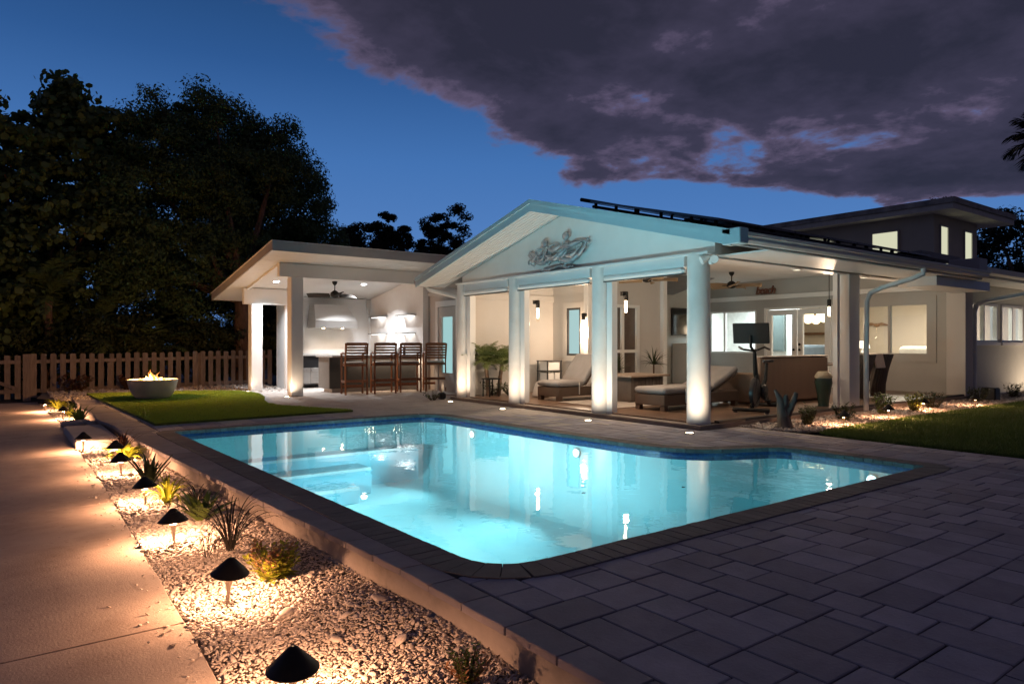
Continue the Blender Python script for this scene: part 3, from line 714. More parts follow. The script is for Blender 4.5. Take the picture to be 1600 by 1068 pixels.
# main back wall with window, french doors, window
XB = 17.0
wall_x('back_wall', XB, XB+.14, 6.4, 12.85, 0, 2.93, [(6.86, 8.54, .92, 2.13), (9.15, 11.0, .06, 2.12), (11.3, 12.85, .92, 2.13)], GREYWALL, house)
MB().box(XB-.12, XB-.002, 6.41, 12.84, 2.40, 2.52, .006).build('wall_ledge', TRIM, house)
window_x(house, XB, 6.86, 8.54, .92, 2.13, (7.73,), PANE, .16, GREYWALL, GREYWALL)
window_x(house, XB, 11.3, 12.845, .92, 2.13, (12.36,), PANE, 0, TRIM)
for y0, y1, side in ((9.18, 10.06, 1), (10.09, 10.97, -1)):
    dr = bpy.data.objects.new('french_door', None); C.objects.link(dr); dr.parent = house; dr.location = Vector((XB, y0, .06))-wloc(house)
    frame_x(dr, XB, y0, y1, .08, 2.10, .14, .05, TRIM, 'door_frame')
    MB().box(XB+.018, XB+.026, y0+.14, y1-.14, .22, 1.96).build('pane', PANE, dr)
    hy = y1-.07 if side > 0 else y0+.07
    m = MB()
    for z in (1.05, 1.2) if side > 0 else (1.05,): m.lathe([(.03, -.06), (.03, -.03), (.018, -.025), (.018, 0)], (0, 0, 0), 12)
    hb = MB()
    for z in (1.03, 1.17) if side > 0 else (1.03,): hb.ball((XB-.06, hy, z), .033, 10, 6); hb.tube([(XB-.06, hy, z), (XB-.015, hy, z)], .013, 8)
    hb.build('handle', BLACK, dr)
frame_x(house, XB-.005, 9.10, 11.05, .06, 2.17, .055, .1, TRIM, 'door_casing', .03)
# rooms behind the glass
ROOMW = mat('cream_room_wall', (.66, .58, .48), .8, (.62, .545, .45), ns=1)
ROOMC = mat('white_room_ceiling', (.75, .74, .7), .8)
ROOMF = mat('pale_room_floor', (.42, .36, .3), .5)
room = MB().box(17.15, 22.5, 6.35, 14.0, -.02, .04).build('room_floor', ROOMF, house)
MB().box(17.15, 22.5, 6.42, 14.0, 2.55, 2.62).build('room_ceiling', ROOMC, house)
MB().box(22.3, 22.45, 6.35, 14.0, .04, 2.55).build('room_wall', ROOMW, house)
MB().box(17.15, 22.3, 13.85, 14.0, .04, 2.55).build('room_wall', ROOMC, house)
MB().box(19.2, 19.3, 11.3, 13.85, .04, 2.55).build('room_wall', ROOMC, house)
light('AREA', (19.6, 8.4, 2.5), 135, (1, .84, .64), None, shape='SQUARE', size=1.2)
light('AREA', (18.2, 11.9, 2.5), 130, (.82, .95, 1.0), None, shape='SQUARE', size=.9)
# side wing wall with long window row
wall_y('wing_wall', 6.2, 6.34, 17.12, 30, -.05, 2.55, [(17.42, 19.05, 1.22, 2.12), (19.3, 20.75, 1.22, 2.12), (21.1, 22.4, 1.22, 2.12), (22.8, 25, 1.22, 2.12)], WINGWALL, house)
for x0, x1 in ((17.42, 19.05), (19.3, 20.75), (21.1, 22.4), (22.8, 25)):
    fr = frame_y(house, 6.2, x0, x1, 1.22, 2.12, .05, .08, TRIM, 'window')
    mid = (x0+x1)/2
    MB().box(mid-.035, mid+.035, 6.185, 6.26, 1.27, 2.07).build('mullion', TRIM, fr)
    for a, b in ((x0+.05, mid-.035), (mid+.035, x1-.05)): MB().box(a, b, 6.225, 6.232, 1.27, 2.07).build('pane', PANE, fr)
    MB().box(x0-.06, x1+.06, 6.14, 6.2, 1.15, 1.218).build('sill', TRIM, fr)
MB().box(22.6, 26, 6.36, 10, -.02, .03).build('room_floor', ROOMF, house)
MB().box(22.6, 30, 8.9, 9.0, .03, 2.5).build('room_wall', mat('pale_green_room_wall', (.62, .64, .55), .8), house)
MB().box(22.46, 30, 6.36, 9, 2.5, 2.54).build('room_ceiling', ROOMC, house)
light('AREA', (24.5, 7.6, 2.46), 90, (.95, 1, .9), None, shape='SQUARE', size=.8)
light('AREA', (19.0, 6.95, 2.46), 24, (.95, 1, .9), None, shape='SQUARE', size=.35)
# wing roof
MB().box(XE+.05, 31, 5.42, 6.35, 2.56, 2.74, .01).build('wing_eave', SHEDFASCIA, house)
MB().box(17.15, 31, 6.36, 14.5, 2.64, 2.80).build('wing_roof', ROOMC, house)
MB().box(XE+.002, 17.2, 6.3, 13.3, 3.0, 3.12).build('porch_roof', ROOFM, house)
MB().box(XE+.1, 31, 5.46, 6.19, 2.54, 2.559).build('wing_soffit', TRIM, house)
MB().prism([(5.42, 2.72), (5.30, 2.72), (5.33, 2.62), (5.42, 2.58)], 'x', XE+.05, 31).build('gutter', TRIM, house)
MB().box(XE-.05, XE+.35, 5.25, 5.8, 2.60, 2.86, .01).build('roof_end_box', SHEDFASCIA, house)
# upper storey
upper = thing('upper_storey', 'dark upper storey with flat roof and three lit windows behind the gable', 'house', (24, 10, 2.7))
XU, YU = 22.0, 8.75
LITW = emit('lit_upstairs_window', (.70, .70, .50), .72)
MB().box(XU, 25.2, YU, 19, 2.76, 5.0).build('wall', DARKWALL, upper)
def upwin_x(y0, y1, z0, z1):
    fr = frame_x(upper, XU-.01, y0, y1, z0, z1, .05, .02, DARKWALL, 'window', .04); MB().box(XU-.02, XU-.012, y0+.05, y1-.05, z0+.05, z1-.05).build('pane', LITW, fr)
upwin_x(9.70, 10.55, 3.55, 4.66); upwin_x(11.9, 12.9, 3.55, 4.3)
def upwin_y(x0, x1, z0, z1):
    fr = frame_y(upper, YU-.01, x0, x1, z0, z1, .05, .02, SHEDFASCIA, 'window', .04); MB().box(x0+.05, x1-.05, YU-.02, YU-.012, z0+.05, z1-.05).build('pane', LITW, fr)
upwin_y(22.35, 22.95, 3.5, 4.72); upwin_y(24.1, 24.75, 3.5, 4.72)
UPR = mat('grey_upper_roof', (.45, .40, .35), .7, (.14, .14, .135), ns=2)
MB().box(21.45, 26.3, 8.0, 19.5, 5.16, 5.32, .01).build('roof', UPR, upper)
MB().box(21.5, 26.2, 8.05, 19.4, 5.0, 5.158).build('soffit', mat('upper_soffit', (.62, .56, .48), .7), upper)

# ------------------------------------------------------------------ fixtures on the house
def floodlight(loc, yaw, lab):
    t = thing('flood_light', lab, 'flood light', loc, 'outdoor flood lights')
    MB().lathe([(.05, -.02), (.05, .02)], loc, 14).build('base', TRIM, t)
    for s in (-1, 1):
        c = Vector(loc)+Vector((-.10, s*.085, -.02)); ax = Vector((-.8, s*.5, -.45)).normalized(); Mq = ax.to_track_quat('Z', 'Y').to_matrix()
        b = MB().lathe([(.018, -.09), (.035, -.05), (.055, .03), (.058, .05)], n=14); b.v = [tuple(Mq @ Vector(q)+c) for q in b.v]; b.tube([Vector(loc), c-ax*.08], .014, 6); b.build('lamp_head', TRIM, t)
    b = MB().box(loc[0]-.09, loc[0]-.02, loc[1]-.03, loc[1]+.03, loc[2]-.1, loc[2]-.03, .01); b.build('sensor', TRIM, t)
    return t
floodlight((7.98, 5.98, 2.39), 0, 'white twin-head flood light at the right corner of the gable')
# metal wall sculpture on the gable
SILV = mat('weathered_silver', (.62, .59, .58), .45, (.30, .28, .31), ns=9, metal=.35, bump=.3, bs=14, tint=(.34, .25, .19), tns=5)
art = thing('wall_sculpture', 'swirling silver metal relief hung on the white gable', 'wall sculpture', (8.02, 9.3, 2.9))
def body(pts, r, n=9):
    m = MB(); m.tube(bezp(pts, 14), [r*(.35+.65*math.sin(PI*min(1, (i+2)/13))) for i in range(15)], n); return m
def bezp(pts, k):
    pts = [Vector(p) for p in pts]; out = []
    for i in range(k+1):
        t = i/k; q = list(pts)
        while len(q) > 1: q = [a.lerp(b, t) for a, b in zip(q, q[1:])]
        out.append(q[0])
    return out
X = 7.97
def S(u, v, dx=0): return (X-dx, 10.12-u*1.62, 2.50+v*.56)     # u left-right, v up
def swirl(pts, r, nm='swirl'):
    body([S(*p) for p in pts], r).build(nm, SILV, art)
swirl([(.0, .62), (.12, .42), (.22, .10), (.36, .20), (.46, .55, .04), (.34, .86, .03)], .05)
swirl([(.02, .70), (.12, .55), (.20, .35), (.30, .45, .05), (.36, .7, .05)], .05)
swirl([(.30, .62), (.40, .30, .04), (.55, .12, .05), (.62, .55, .05), (.74, .95, .03), (.86, .8)], .055)
swirl([(.56, .40, .05), (.66, .20, .05), (.82, .02, .05), (.92, .55, .03), (1.0, .86)], .055)
swirl([(.60, .72, .05), (.72, .60, .07), (.82, .70, .05), (.92, .9, .03), (1.02, .70)], .042)
swirl([(.22, .02), (.30, -.10), (.38, .12, .04), (.50, .05, .04), (.58, .16)], .05)
swirl([(.40, .72, .05), (.50, .50, .08), (.58, .72, .06), (.66, .95)], .045)
swirl([(.62, .12, .03), (.70, -.06, .03), (.78, .06, .02)], .04)
swirl([(.26, -.12, .02), (.20, -.30, .02), (.30, -.22, .02), (.36, -.02)], .045)
for p in ((.30, .90, .03), (.66, 1.02, .03), (.27, -.22, .02)):
    b = MB().ball(S(*p), (.05, .085, .075), 12, 8); b.build('curl', SILV, art)
swirl([(.36, .5, .08), (.44, .38, .1), (.5, .36, .1), (.56, .5, .08)], .03); swirl([(.7, .4, .1), (.78, .3, .11), (.86, .4, .1), (.9, .6, .07)], .032)
for k in range(7):
    u = .08+.13*k; swirl([(u, .45-.02*k % .1, .06), (u+.05, .25+.04*math.sin(k*2), .1), (u+.11, .45+.1*math.cos(k*3), .09), (u+.14, .62, .06)], .022, 'ripple')
for u, v_, r_ in ((.10, .30, .12), (.22, .62, .11), (.36, .30, .13), (.47, .70, .10), (.56, .30, .12), (.66, .66, .12), (.78, .34, .13), (.88, .66, .10), (.30, -.05, .09), (.70, .06, .09)):
    c_ = Vector(S(u, v_)); m = MB(); m.tube([c_+Vector((-.03-.03*math.sin(a*2.2), r_*math.cos(a)*(1-.11*a), .8*r_*math.sin(a)*(1-.11*a))) for a in [i*.42 for i in range(17)]], [.020-.0007*i for i in range(17)], 7); m.build('curl', SILV, art)
# solar panels raised over the right slope
arr = thing('solar_array', 'black solar panel array on rails over the right roof slope', 'solar panels', (12, 8, 3.4))
SOLM = mat('black_solar_glass', (.012, .013, .018), .18, (.008, .009, .013), spec=.7)
def zs(y, h): return ztop(y)+h
for k in range(7):
    x0 = 8.45+k*1.02; x1 = x0+.99
    pf = [(9.02, zs(9.02, .17)), (6.25, zs(6.25, .17)), (6.25, zs(6.25, .135)), (9.02, zs(9.02, .135))]
    MB().prism(pf, 'x', x0, x1).build('panel', SOLM, arr)
    for y in ((6.35, 6.8, 7.4, 7.9, 8.4, 8.9) if k == 0 else (6.35, 7.4, 8.9)): MB().box(x0+.05, x0+.09, y-.02, y+.02, ztop(y)-.02, zs(y, .135)).build('stanchion', BLACK, arr)
    MB().box(x0+.5, x0+.56, 6.33, 6.38, ztop(6.35)-.02, zs(6.35, .135)).build('stanchion', BLACK, arr)
for y, h in ((6.22, .06), (6.9, .07), (8.95, .07)): MB().tube([(8.5, y, zs(y, h)), (15.65, y, zs(y, h))], .028, 8).build('rail', BLACK, arr)
MB().tube([(8.35, 9.1, zs(9.1, .16)), (15.7, 9.1, zs(9.1, .16))], .035, 8).build('pipe', BLACK, arr)

# ------------------------------------------------------------------ cabana with outdoor kitchen
cab = thing('cabana', 'white shed-roofed cabana sheltering the outdoor kitchen', 'cabana', (7, 17, 0))
def zc(y): return 3.33-.16*(y-14.53)
CX0, CX1, CY0, CY1 = 4.6, 9.75, 14.53, 19.6
MB().prism([(CY0, zc(CY0)), (CY1, zc(CY1)), (CY1, zc(CY1)-.15), (CY0, zc(CY0)-.15)], 'x', CX0+.03, CX1).build('roof', ROOFM, cab)
MB().box(CX0, CX1, CY0-.03, CY0-.002, zc(CY0)-.19, zc(CY0)+.015).build('fascia', SHEDFASCIA, cab)
MB().prism([(CY0, zc(CY0)+.015), (CY1, zc(CY1)+.015), (CY1, zc(CY1)-.17), (CY0, zc(CY0)-.17)], 'x', CX0, CX0+.028).build('fascia', SHEDFASCIA, cab)
MB().prism([(CY0-.035, zc(CY0)+.018), (CY1, zc(CY1)+.018), (CY1, zc(CY1)+.03), (CY0-.035, zc(CY0)+.03)], 'x', CX0-.02, CX1).build('drip_edge', TRIM, cab)
k = 0; y = CY0
nbd = 34; w = (CY1-CY0)/nbd
for k in range(nbd):
    a, b = CY0+k*w+.004, CY0+(k+1)*w-.004
    MB().prism([(a, zc(a)-.151), (b, zc(b)-.151), (b, zc(b)-.164), (a, zc(a)-.164)], 'x', CX0+.03, CX1-.01).build('soffit_board', TRIM, cab)
MB().box(5.06, 8.82, 15.46, 15.62, 2.70, zc(15.5)-.166, .006).build('beam', TRIM, cab)
MB().box(4.98, 6.2, 17.95, 18.1, 2.19, zc(18.05)-.168, .006).build('beam', TRIM, cab)
pf = [(15.62, zc(15.62)-.168), (17.95, zc(17.95)-.168), (17.95, zc(17.95)-.22), (15.62, zc(15.62)-.22)]
MB().prism(pf, 'x', 5.06, 5.14).build('side_beam', TRIM, cab)
for x, y, zt in ((5.45, 15.55, 2.70), (5.25, 17.9, 2.19)): MB().box(x-.14, x+.14, y-.14, y+.14, 0, zt-.002, .012).build('post', TRIM, cab)
MB().box(6.05, 6.28, 18.0, 18.72, -.02, 2.45).build('wall_end', WHITE, cab)
MB().box(6.28, 8.82, 18.72, 18.86, -.02, zc(18.8)-.17).build('back_wall', WHITE, cab)
MB().prism([(15.6, -.02), (18.72, -.02), (18.72, zc(18.72)-.172), (15.6, zc(15.6)-.172)], 'x', 8.8, 8.95).build('right_wall', WHITE, cab)
# wall with frosted door between cabana and porch (belongs to the house)
MB().box(8.951, 9.14, 15.602, 15.72, -.02, 3.0).build('wall_return', SIDING, house)
wall_x('link_wall', 9.0, 9.14, 12.6, 15.6, -.02, 3.0, [(14.28, 15.12, .1, 2.12)], SIDING, house)
dr = bpy.data.objects.new('frosted_door', None); C.objects.link(dr); dr.parent = house; dr.location = Vector((9.0, 14.7, .1))-wloc(house)
FROSTD = emit('frosted_door_pane', (.42, .72, .72), .62)
MB().box(9.02, 9.03, 14.46, 14.96, .46, 1.86).build('pane', FROSTD, dr)
b = MB(); b.box(8.985, 9.05, 14.29, 14.46, .1, 2.11); b.box(8.985, 9.05, 14.96, 15.11, .1, 2.11); b.box(8.985, 9.05, 14.46, 14.96, 1.86, 2.11); b.box(8.985, 9.05, 14.46, 14.96, .1, .46); b.build('door_frame', SIDING, dr)
b = MB(); b.box(8.955, 8.998, 14.16, 14.28, 0, 2.26); b.box(8.955, 8.998, 15.12, 15.24, 0, 2.26); b.box(8.955, 8.998, 14.28, 15.12, 2.12, 2.26); b.build('casing', TRIM, dr)
MB().box(8.93, 8.999, 12.61, 15.59, 2.42, 2.5).build('wall_band', SIDING, house)
# kitchen counter, bar, hood, shelves
kit = thing('kitchen_counter', 'grey L-shaped outdoor kitchen counter and bar with pale stone top', 'counter', (7.4, 17, 0))
KICK = mat('pale_kick_board', (.5, .48, .45), .6)
MB().box(6.30, 8.0, 18.06, 18.71, .10, .86).build('back_cabinet', DGREY, kit)
MB().box(6.28, 8.78, 17.98, 18.715, .862, .905, .006).build('countertop', STONE, kit)
MB().box(6.46, 7.02, 18.03, 18.058, .56, .84).build('grill_recess', BLACKP, kit)
for a, b in ((6.47, 6.735), (6.745, 7.01)):
    dd = MB().box(a, b, 18.035, 18.058, .12, .54, .004).build('cabinet_door', STEEL, kit)
    cx_ = b-.07 if a < 6.5 else a+.07
    MB().box(cx_-.055, cx_+.055, 18.005, 18.034, .47, .495).build('handle', STEEL, dd)
MB().box(6.42, 8.78, 15.92, 16.56, .10, .86).build('bar_cabinet', DGREY, kit)
MB().box(6.395, 6.419, 15.9, 16.58, .10, .86, .003).build('end_panel', mat('warm_grey_panel', (.20, .185, .165), .45, (.18, .165, .15), ns=3), kit)
MB().box(6.50, 8.78, 15.99, 16.5, .0, .10).build('kick_board', KICK, kit)
MB().box(6.34, 8.79, 15.58, 16.62, .862, .905, .006).build('bar_top', STONE, kit)
hood = thing('range_hood', 'stainless steel range hood on the white cabana wall', 'range hood', (7.55, 18.5, 1.62))
pf = [(6.95, 1.62), (8.02, 1.62), (8.12, 1.80), (7.82, 2.26), (7.05, 2.26), (6.92, 1.80)]
b = MB(); 
def lpt(x, z, y): return (x, y, z)
lo = [(6.9, 18.12), (8.12, 18.12), (8.12, 18.71), (6.9, 18.71)]; hi = [(6.95, 18.34), (7.88, 18.34), (7.88, 18.71), (6.95, 18.71)]
b.add([(x, y, 1.82) for x, y in lo]+[(x, y, 2.27) for x, y in hi], [(0, 1, 5, 4), (1, 2, 6, 5), (2, 3, 7, 6), (3, 0, 4, 7), (4, 5, 6, 7), (0, 3, 2, 1)]); b.build('canopy', STEEL, hood)
MB().box(6.9, 8.12, 18.12, 18.71, 1.62, 1.818, .004).build('lip', STEEL, hood)
BULB = emit('warm_bulb', (1, .72, .4), 30); LEDW = emit('white_led', (1, .97, .93), 22); LEDS = emit('shelf_led', (1, .97, .93), 2.5)
for x in (7.2, 7.75):
    MB().lathe([(.035, 0), (.03, .012)], (x, 18.3, 1.605), 12).build('bulb', BULB, hood); light('SPOT', (x, 18.3, 1.59), 11, WARM2, hood, spot_size=R(130), spot_blend=.9, shadow_soft_size=.03)
for yc, z, lab in ((17.95, 1.93, 'upper floating shelf nearest the kitchen corner'), (17.95, 1.45, 'lower floating shelf nearest the kitchen corner'), (16.3, 1.93, 'upper floating shelf nearest the cabana wall edge'), (16.3, 1.45, 'lower floating shelf nearest the cabana wall edge')):
    t = thing('floating_shelf', lab, 'shelf', (8.7, yc, z), 'lit floating shelves')
    MB().box(8.52, 8.798, yc-.34, yc+.34, z, z+.03, .003).build('board', STEEL, t)
    MB().box(8.60, 8.78, yc-.28, yc+.28, z-.012, z-.001).build('led_strip', LEDS, t)
    light('AREA', (8.69, yc, z-.02), .45, (1, .97, .94), t, shape='RECTANGLE', size=.12, size_y=.55, aim=(8.72, yc, z-1))
for x, y, z, nm, lab in ((8.55, 18.3, .92, 'bottle', 'dark bottle standing on the counter in the kitchen corner'), (8.6, 17.2, .92, 'bottle', 'tall clear bottle beside the bar shelves'), (8.45, 16.6, .92, 'jug', 'squat pale jug at the end of the bar')):
    zb = .907 if nm != 'x' else 0
    yb = 18.3 if nm == 'bottle' and z == .92 and y > 18 else 16.05
    t = thing(nm, lab, nm, (x-.1, yb, zb)); p = [(.035, 0), (.037, .16), (.014, .21), (.013, .28)] if nm == 'bottle' else [(.05, 0), (.075, .06), (.06, .14), (.05, .16)]
    MB().lathe(p, (x-.1, yb, zb), 14).build('body', STONE if nm == 'jug' else GDARK, t); MB().lathe([(.016, p[-1][1]), (.016, p[-1][1]+.02)], (x-.1, yb, zb), 10).build('stopper', BLACK, t)
# pipe in the kitchen corner
tag(MB().tube([(8.72, 18.55, 1.3), (8.70, 18.6, 1.9), (8.62, 18.62, 2.3), (8.60, 18.63, 2.53)], .02, 8).build('conduit', TRIM), 'white conduit bending up the corner of the kitchen wall', 'conduit')
# recessed downlights
def downlight(x, y, z, tilt, p, lab, col, r=.075, s=LEDW, grp='recessed ceiling lights'):
    t = thing('ceiling_light', lab, 'ceiling light', (x, y, z), grp)
    b = MB().lathe([(r*1.3, 0), (r*1.3, -.012), (r, -.014), (r, -.004)], (0, 0, 0), 22, capt=False, capb=False); M = Matrix.Rotation(tilt, 3, 'X'); b.v = [tuple(M @ Vector(q)+Vector((x, y, z))) for q in b.v]; b.build('trim_ring', TRIM, t)
    b = MB().lathe([(r, -.004), (r*.6, -.0035)], (0, 0, 0), 22); b.v = [tuple(M @ Vector(q)+Vector((x, y, z))) for q in b.v]; b.build('diffuser', s, t)
    if p: light('AREA', (x, y, z-.03), p, col, t, shape='DISK', size=r*1.6, spread=R(118), aim=(x, y, z-2))
TL = -math.atan(.16)
for x, y, lab in ((5.55, 17.2, 'recessed light in the left of the cabana ceiling'), (7.8, 17.0, 'recessed light right of the cabana fan')):
    downlight(x, y, zc(y)-.166, TL, 46, lab, COOL)
downlight(10.4, 6.18, 2.399, 0, 3, 'small recessed light in the beam over the side opening', WARM2, .06, emit('dim_led', (1, .85, .6), 3))
downlight(12.6, 6.18, 2.399, 0, 3, 'small recessed light in the beam just right of the porch post', WARM2, .06, MATS['dim_led'])
# ceiling fans
def fan(loc, zceil, rot, blades, leaf, lab, rad=.66, mat_=None):
    x, y, z = loc; t = thing('ceiling_fan', lab, 'ceiling fan', loc, 'ceiling fans')
    MB().lathe([(.02, zceil-z-.10), (.06, zceil-z-.05), (.065, zceil-z)], loc, 16).build('mount', BLACK, t)
    MB().tube([(x, y, z+.05), (x, y, zceil-.01)], .014, 8).build('rod', BLACK, t)
    MB().lathe([(.03, -.09), (.085, -.07), (.11, -.02), (.105, .04), (.04, .09)], loc, 20).build('motor', BLACK, t)
    for k in range(blades):
        a = rot+2*PI*k/blades; d = Vector((math.cos(a), math.sin(a), 0)); s = Vector((-d.y, d.x, 0)); vs = []; 
        nseg = 10
        for i in range(nseg+1):
            u = i/nseg; w = (.02+.115*math.sin(PI*min(1, u*.93+.07))**.8) if leaf else (.05+.02*u); r_ = .13+u*(rad-.13)
            if i == nseg and leaf: w = .012
            for sg in (-1, 1):
                for dz in (-.004, .004): vs.append(Vector(loc)+d*r_+s*sg*w+Vector((0, 0, -.03+dz+sg*.045+.01*math.sin(u*3))))
        fs = [(0, 1, 3, 2)]
        for i in range(nseg):
            o = i*4; q = o+4; fs += [(o, o+2, q+2, q), (o+1, q+1, q+3, o+3), (o, q, q+1, o+1), (o+2, o+3, q+3, q+2)]
        o = nseg*4; fs.append((o, o+2, o+3, o+1))
        mesh_obj('blade', vs, fs, mat_ or TAN, t); MB().bar(Vector(loc)+d*.08+Vector((0, 0, -.03)), Vector(loc)+d*.24+Vector((0, 0, -.03)), .035, .012).build('blade_iron', BLACK, t)
    return t
fan((6.95, 16.9, 2.46), zc(16.9)-.166, .35, 3, False, 'dark slim-bladed ceiling fan in the cabana', .72, mat('dark_fan_blade', (.05, .045, .04), .9, spec=.1))
fan((11.4, 10.3, 2.62), 2.93, -.62, 5, True, 'leaf-bladed ceiling fan above the pair of loungers', .68)
fan((14.3, 10.2, 2.62), 2.93, .15, 5, True, 'leaf-bladed ceiling fan before the french doors', .7)
# porch lanterns
SC = emit('lantern_glow', (1, .78, .48), 16)
LG = glass('lantern_glass', (1, .97, .92), 1.4)
def sconce(x, y, z, dx, dy, lab, p=50):
    t = thing('wall_lantern', lab, 'wall lantern', (x, y, z), 'cylinder wall lanterns')
    MB().box(x+min(0, dx), x+max(0, dx)+.001, y+min(0, dy)-.03*(dx != 0), y+max(0, dy)+.03*(dx != 0)+.001, z+.17, z+.24).build('bracket', BLACK, t)
    MB().lathe([(.036, .10), (.040, .11), (.040, .23), (.03, .245)], (x, y, z), 16).build('cap', BLACK, t)
    MB().lathe([(.034, -.17), (.036, .10)], (x, y, z), 16, capb=False, capt=False).build('glass', LG, t)
    MB().lathe([(.02, -.10), (.024, .0), (.02, .09)], (x, y, z), 12).build('bulb', SC, t)
    light('POINT', (x, y-.0, z-.2), p, WARM2, t, shadow_soft_size=.045)
sconce(8.30, 10.27, 1.78, -.1, .0, 'lit lantern on the back of the second column from the left')
sconce(8.32, 7.98, 1.81, -.1, .0, 'lit lantern on the back of the third column from the left')
sconce(10.36, 11.22, 1.62, .1, 0, 'lit lantern on the corner trim beside the small window')
sconce(13.75, 7.45, 1.86, 0, 0, 'lit hanging lantern seen beside the right porch post', 55)
MB().tube([(13.75, 7.45, 2.1), (13.75, 7.45, 2.92)], .008, 6).build('hanging_rod', BLACK, [o for o in bpy.data.objects if o.get('label', '').startswith('lit hanging lantern')][0])

# ------------------------------------------------------------------ porch furniture
Z0 = .08
def lounger(loc, lab, back, L=1.95, W=.66, hg=.64, bl=.40):
    x, y, z = loc; t = thing('sun_lounger', lab, 'sun lounger', loc, 'wicker loungers on the porch')
    MB().box(x, x+L, y, y+W, z+.09, z+.27, .01).build('base', WICKER, t)
    for a in (x+.01, x+L-.10):
        for b_ in (y+.01, y+W-.10): MB().box(a, a+.09, b_, b_+.09, z, z+.088).build('leg', WICKER, t)
    MB().box(x-.02, x+L*hg, y-.015, y+W+.015, z+.28, z+.39, .035).build('mattress', CUSH, t, bevel=.02)
    px_ = x+L*hg; ang = R(back); M = Matrix.Rotation(-ang, 3, 'Y')
    m = MB().box(0, L*bl, -.015, W+.015, -.005, .10, .03); m.v = [tuple(M @ Vector(q)+Vector((px_, y, z+.30))) for q in m.v]; m.build('back_cushion', CUSH, t, bevel=.02)
    m = MB().box(0.02, L*bl-.02, .02, W-.02, -.05, -.012, .005); m.v = [tuple(M @ Vector(q)+Vector((px_, y, z+.30))) for q in m.v]; m.build('backrest', WICKER, t)
    m = MB().box(x+.5, x+.515, y-.03, y-.016, z+.12, z+.36); m.build('tie_strap', CUSHL, t)
lounger((8.62, 10.02, Z0), 'wicker lounger with raised cushion beneath the small window', 52, 1.7, .66, .40, .42)
lounger((8.72, 7.50, Z0), 'wicker lounger partly hidden by the right corner column', 24, 2.0)
RUG = mat('pale_woven_rug', (.42, .37, .33), .95, (.33, .29, .26), ns=12, bump=.3, bs=40)
tag(MB().box(8.5, 11.0, 8.35, 9.9, Z0+.002, Z0+.014, .003).build('rug', RUG), 'pale woven rug lying between the two loungers', 'rug')
t = thing('fire_table', 'brown slatted low table with stone top between the loungers', 'table', (10.2, 9.3, Z0))
TBW = mat('grey_brown_table_wood', (.10, .075, .06), .6, (.07, .05, .04), ns=4)
for k in range(9): MB().box(9.5+.1*k, 9.59+.1*k, 8.98, 9.0, .12, .56).build('slat', TBW, t)
MB().box(9.5, 10.38, 9.0, 9.72, .10, .56).build('body', TBW, t); MB().box(9.4, 10.5, 8.88, 9.84, .562, .60, .006).build('top', mat('tan_table_stone', (.33, .25, .19), .4, (.28, .21, .16), ns=5), t)
for a, b_ in ((9.5, 8.98), (10.3, 8.98), (9.5, 9.64), (10.3, 9.64)): MB().box(a, a+.08, b_, b_+.08, Z0, .10).build('foot', TBW, t)
# cube rack near the corner
t = thing('storage_rack', 'small open rack holding white cubes against the porch wall', 'rack', (10.1, 12.05, Z0))
for a in (9.9, 10.3):
    for b_ in (11.9, 12.25): MB().box(a-.012, a+.012, b_-.012, b_+.012, Z0, .80).build('leg', DGREY, t)
for z in (.32, .56, .79): MB().box(9.88, 10.32, 11.88, 12.27, z, z+.018).build('shelf', DGREY, t)
for a, z, w in ((9.92, .582, .34), (9.92, .342, .17), (10.12, .342, .15)):
    tag(MB().box(a, a+w, 11.9, 12.2, z, z+.19, .01).build('storage_box', TRIM), {(.582, .34): 'wide white box on the top deck of the porch rack', (.342, .17): 'white box at the left of the lower rack shelf', (.342, .15): 'white box at the right of the lower rack shelf'}[(z, w)], 'box', 'white boxes in the porch rack')
tag(MB().prism([(8.9, .09), (9.3, .09), (9.25, .3), (9.12, .42), (9.0, .38)], 'y', 10.95, 11.25).build('towel_heap', CUSHL, bevel=.04), 'crumpled pale towel heaped behind the second column', 'towel')
# television, fridge, word sign
t = thing('television', 'dark flat television hung high on the media wall', 'television', (15.9, 12.8, 1.8)); MB().box(15.2, 16.7, 12.79, 12.84, 1.42, 2.2, .01).build('bezel', BLACKP, t); MB().box(15.23, 16.67, 12.782, 12.789, 1.45, 2.17).build('screen', mat('tv_glass', (.012, .013, .014), .08, spec=.8), t)
t = thing('fridge', 'white upright outdoor fridge standing under the television', 'fridge', (15.6, 12.6, Z0)); MB().box(15.2, 15.95, 12.2, 12.8, Z0, 1.2, .015).build('cabinet', TRIM, t); MB().box(15.21, 15.94, 12.16, 12.198, .12, 1.19, .01).build('door', TRIM, t); MB().tube([(15.28, 12.13, .85), (15.28, 12.13, 1.12)], .012, 8).build('handle', BLACK, t)
def text_mesh(s, size, ext, name, m):
    cu = bpy.data.curves.new(name, 'FONT'); cu.body = s; cu.size = size; cu.extrude = ext; cu.shear = .28; cu.offset = .004; cu.space_character = .84
    o = bpy.data.objects.new(name, cu); C.objects.link(o); bpy.context.view_layer.update()
    me = bpy.data.meshes.new_from_object(o.evaluated_get(bpy.context.evaluated_depsgraph_get())); bpy.data.objects.remove(o)
    me.materials.clear(); me.materials.append(m); o = bpy.data.objects.new(name, me); C.objects.link(o); return o
sg = text_mesh('beach', .30, .018, 'word_sign', mat('red_brown_wood', (.20, .085, .055), .6, (.14, .06, .04), ns=5))
sg.rotation_euler = (PI/2, 0, -PI/2); sg.location = (16.93, 11.3, 2.56); tag(sg, 'red-brown cursive beach word sign standing on the wall ledge', 'sign')
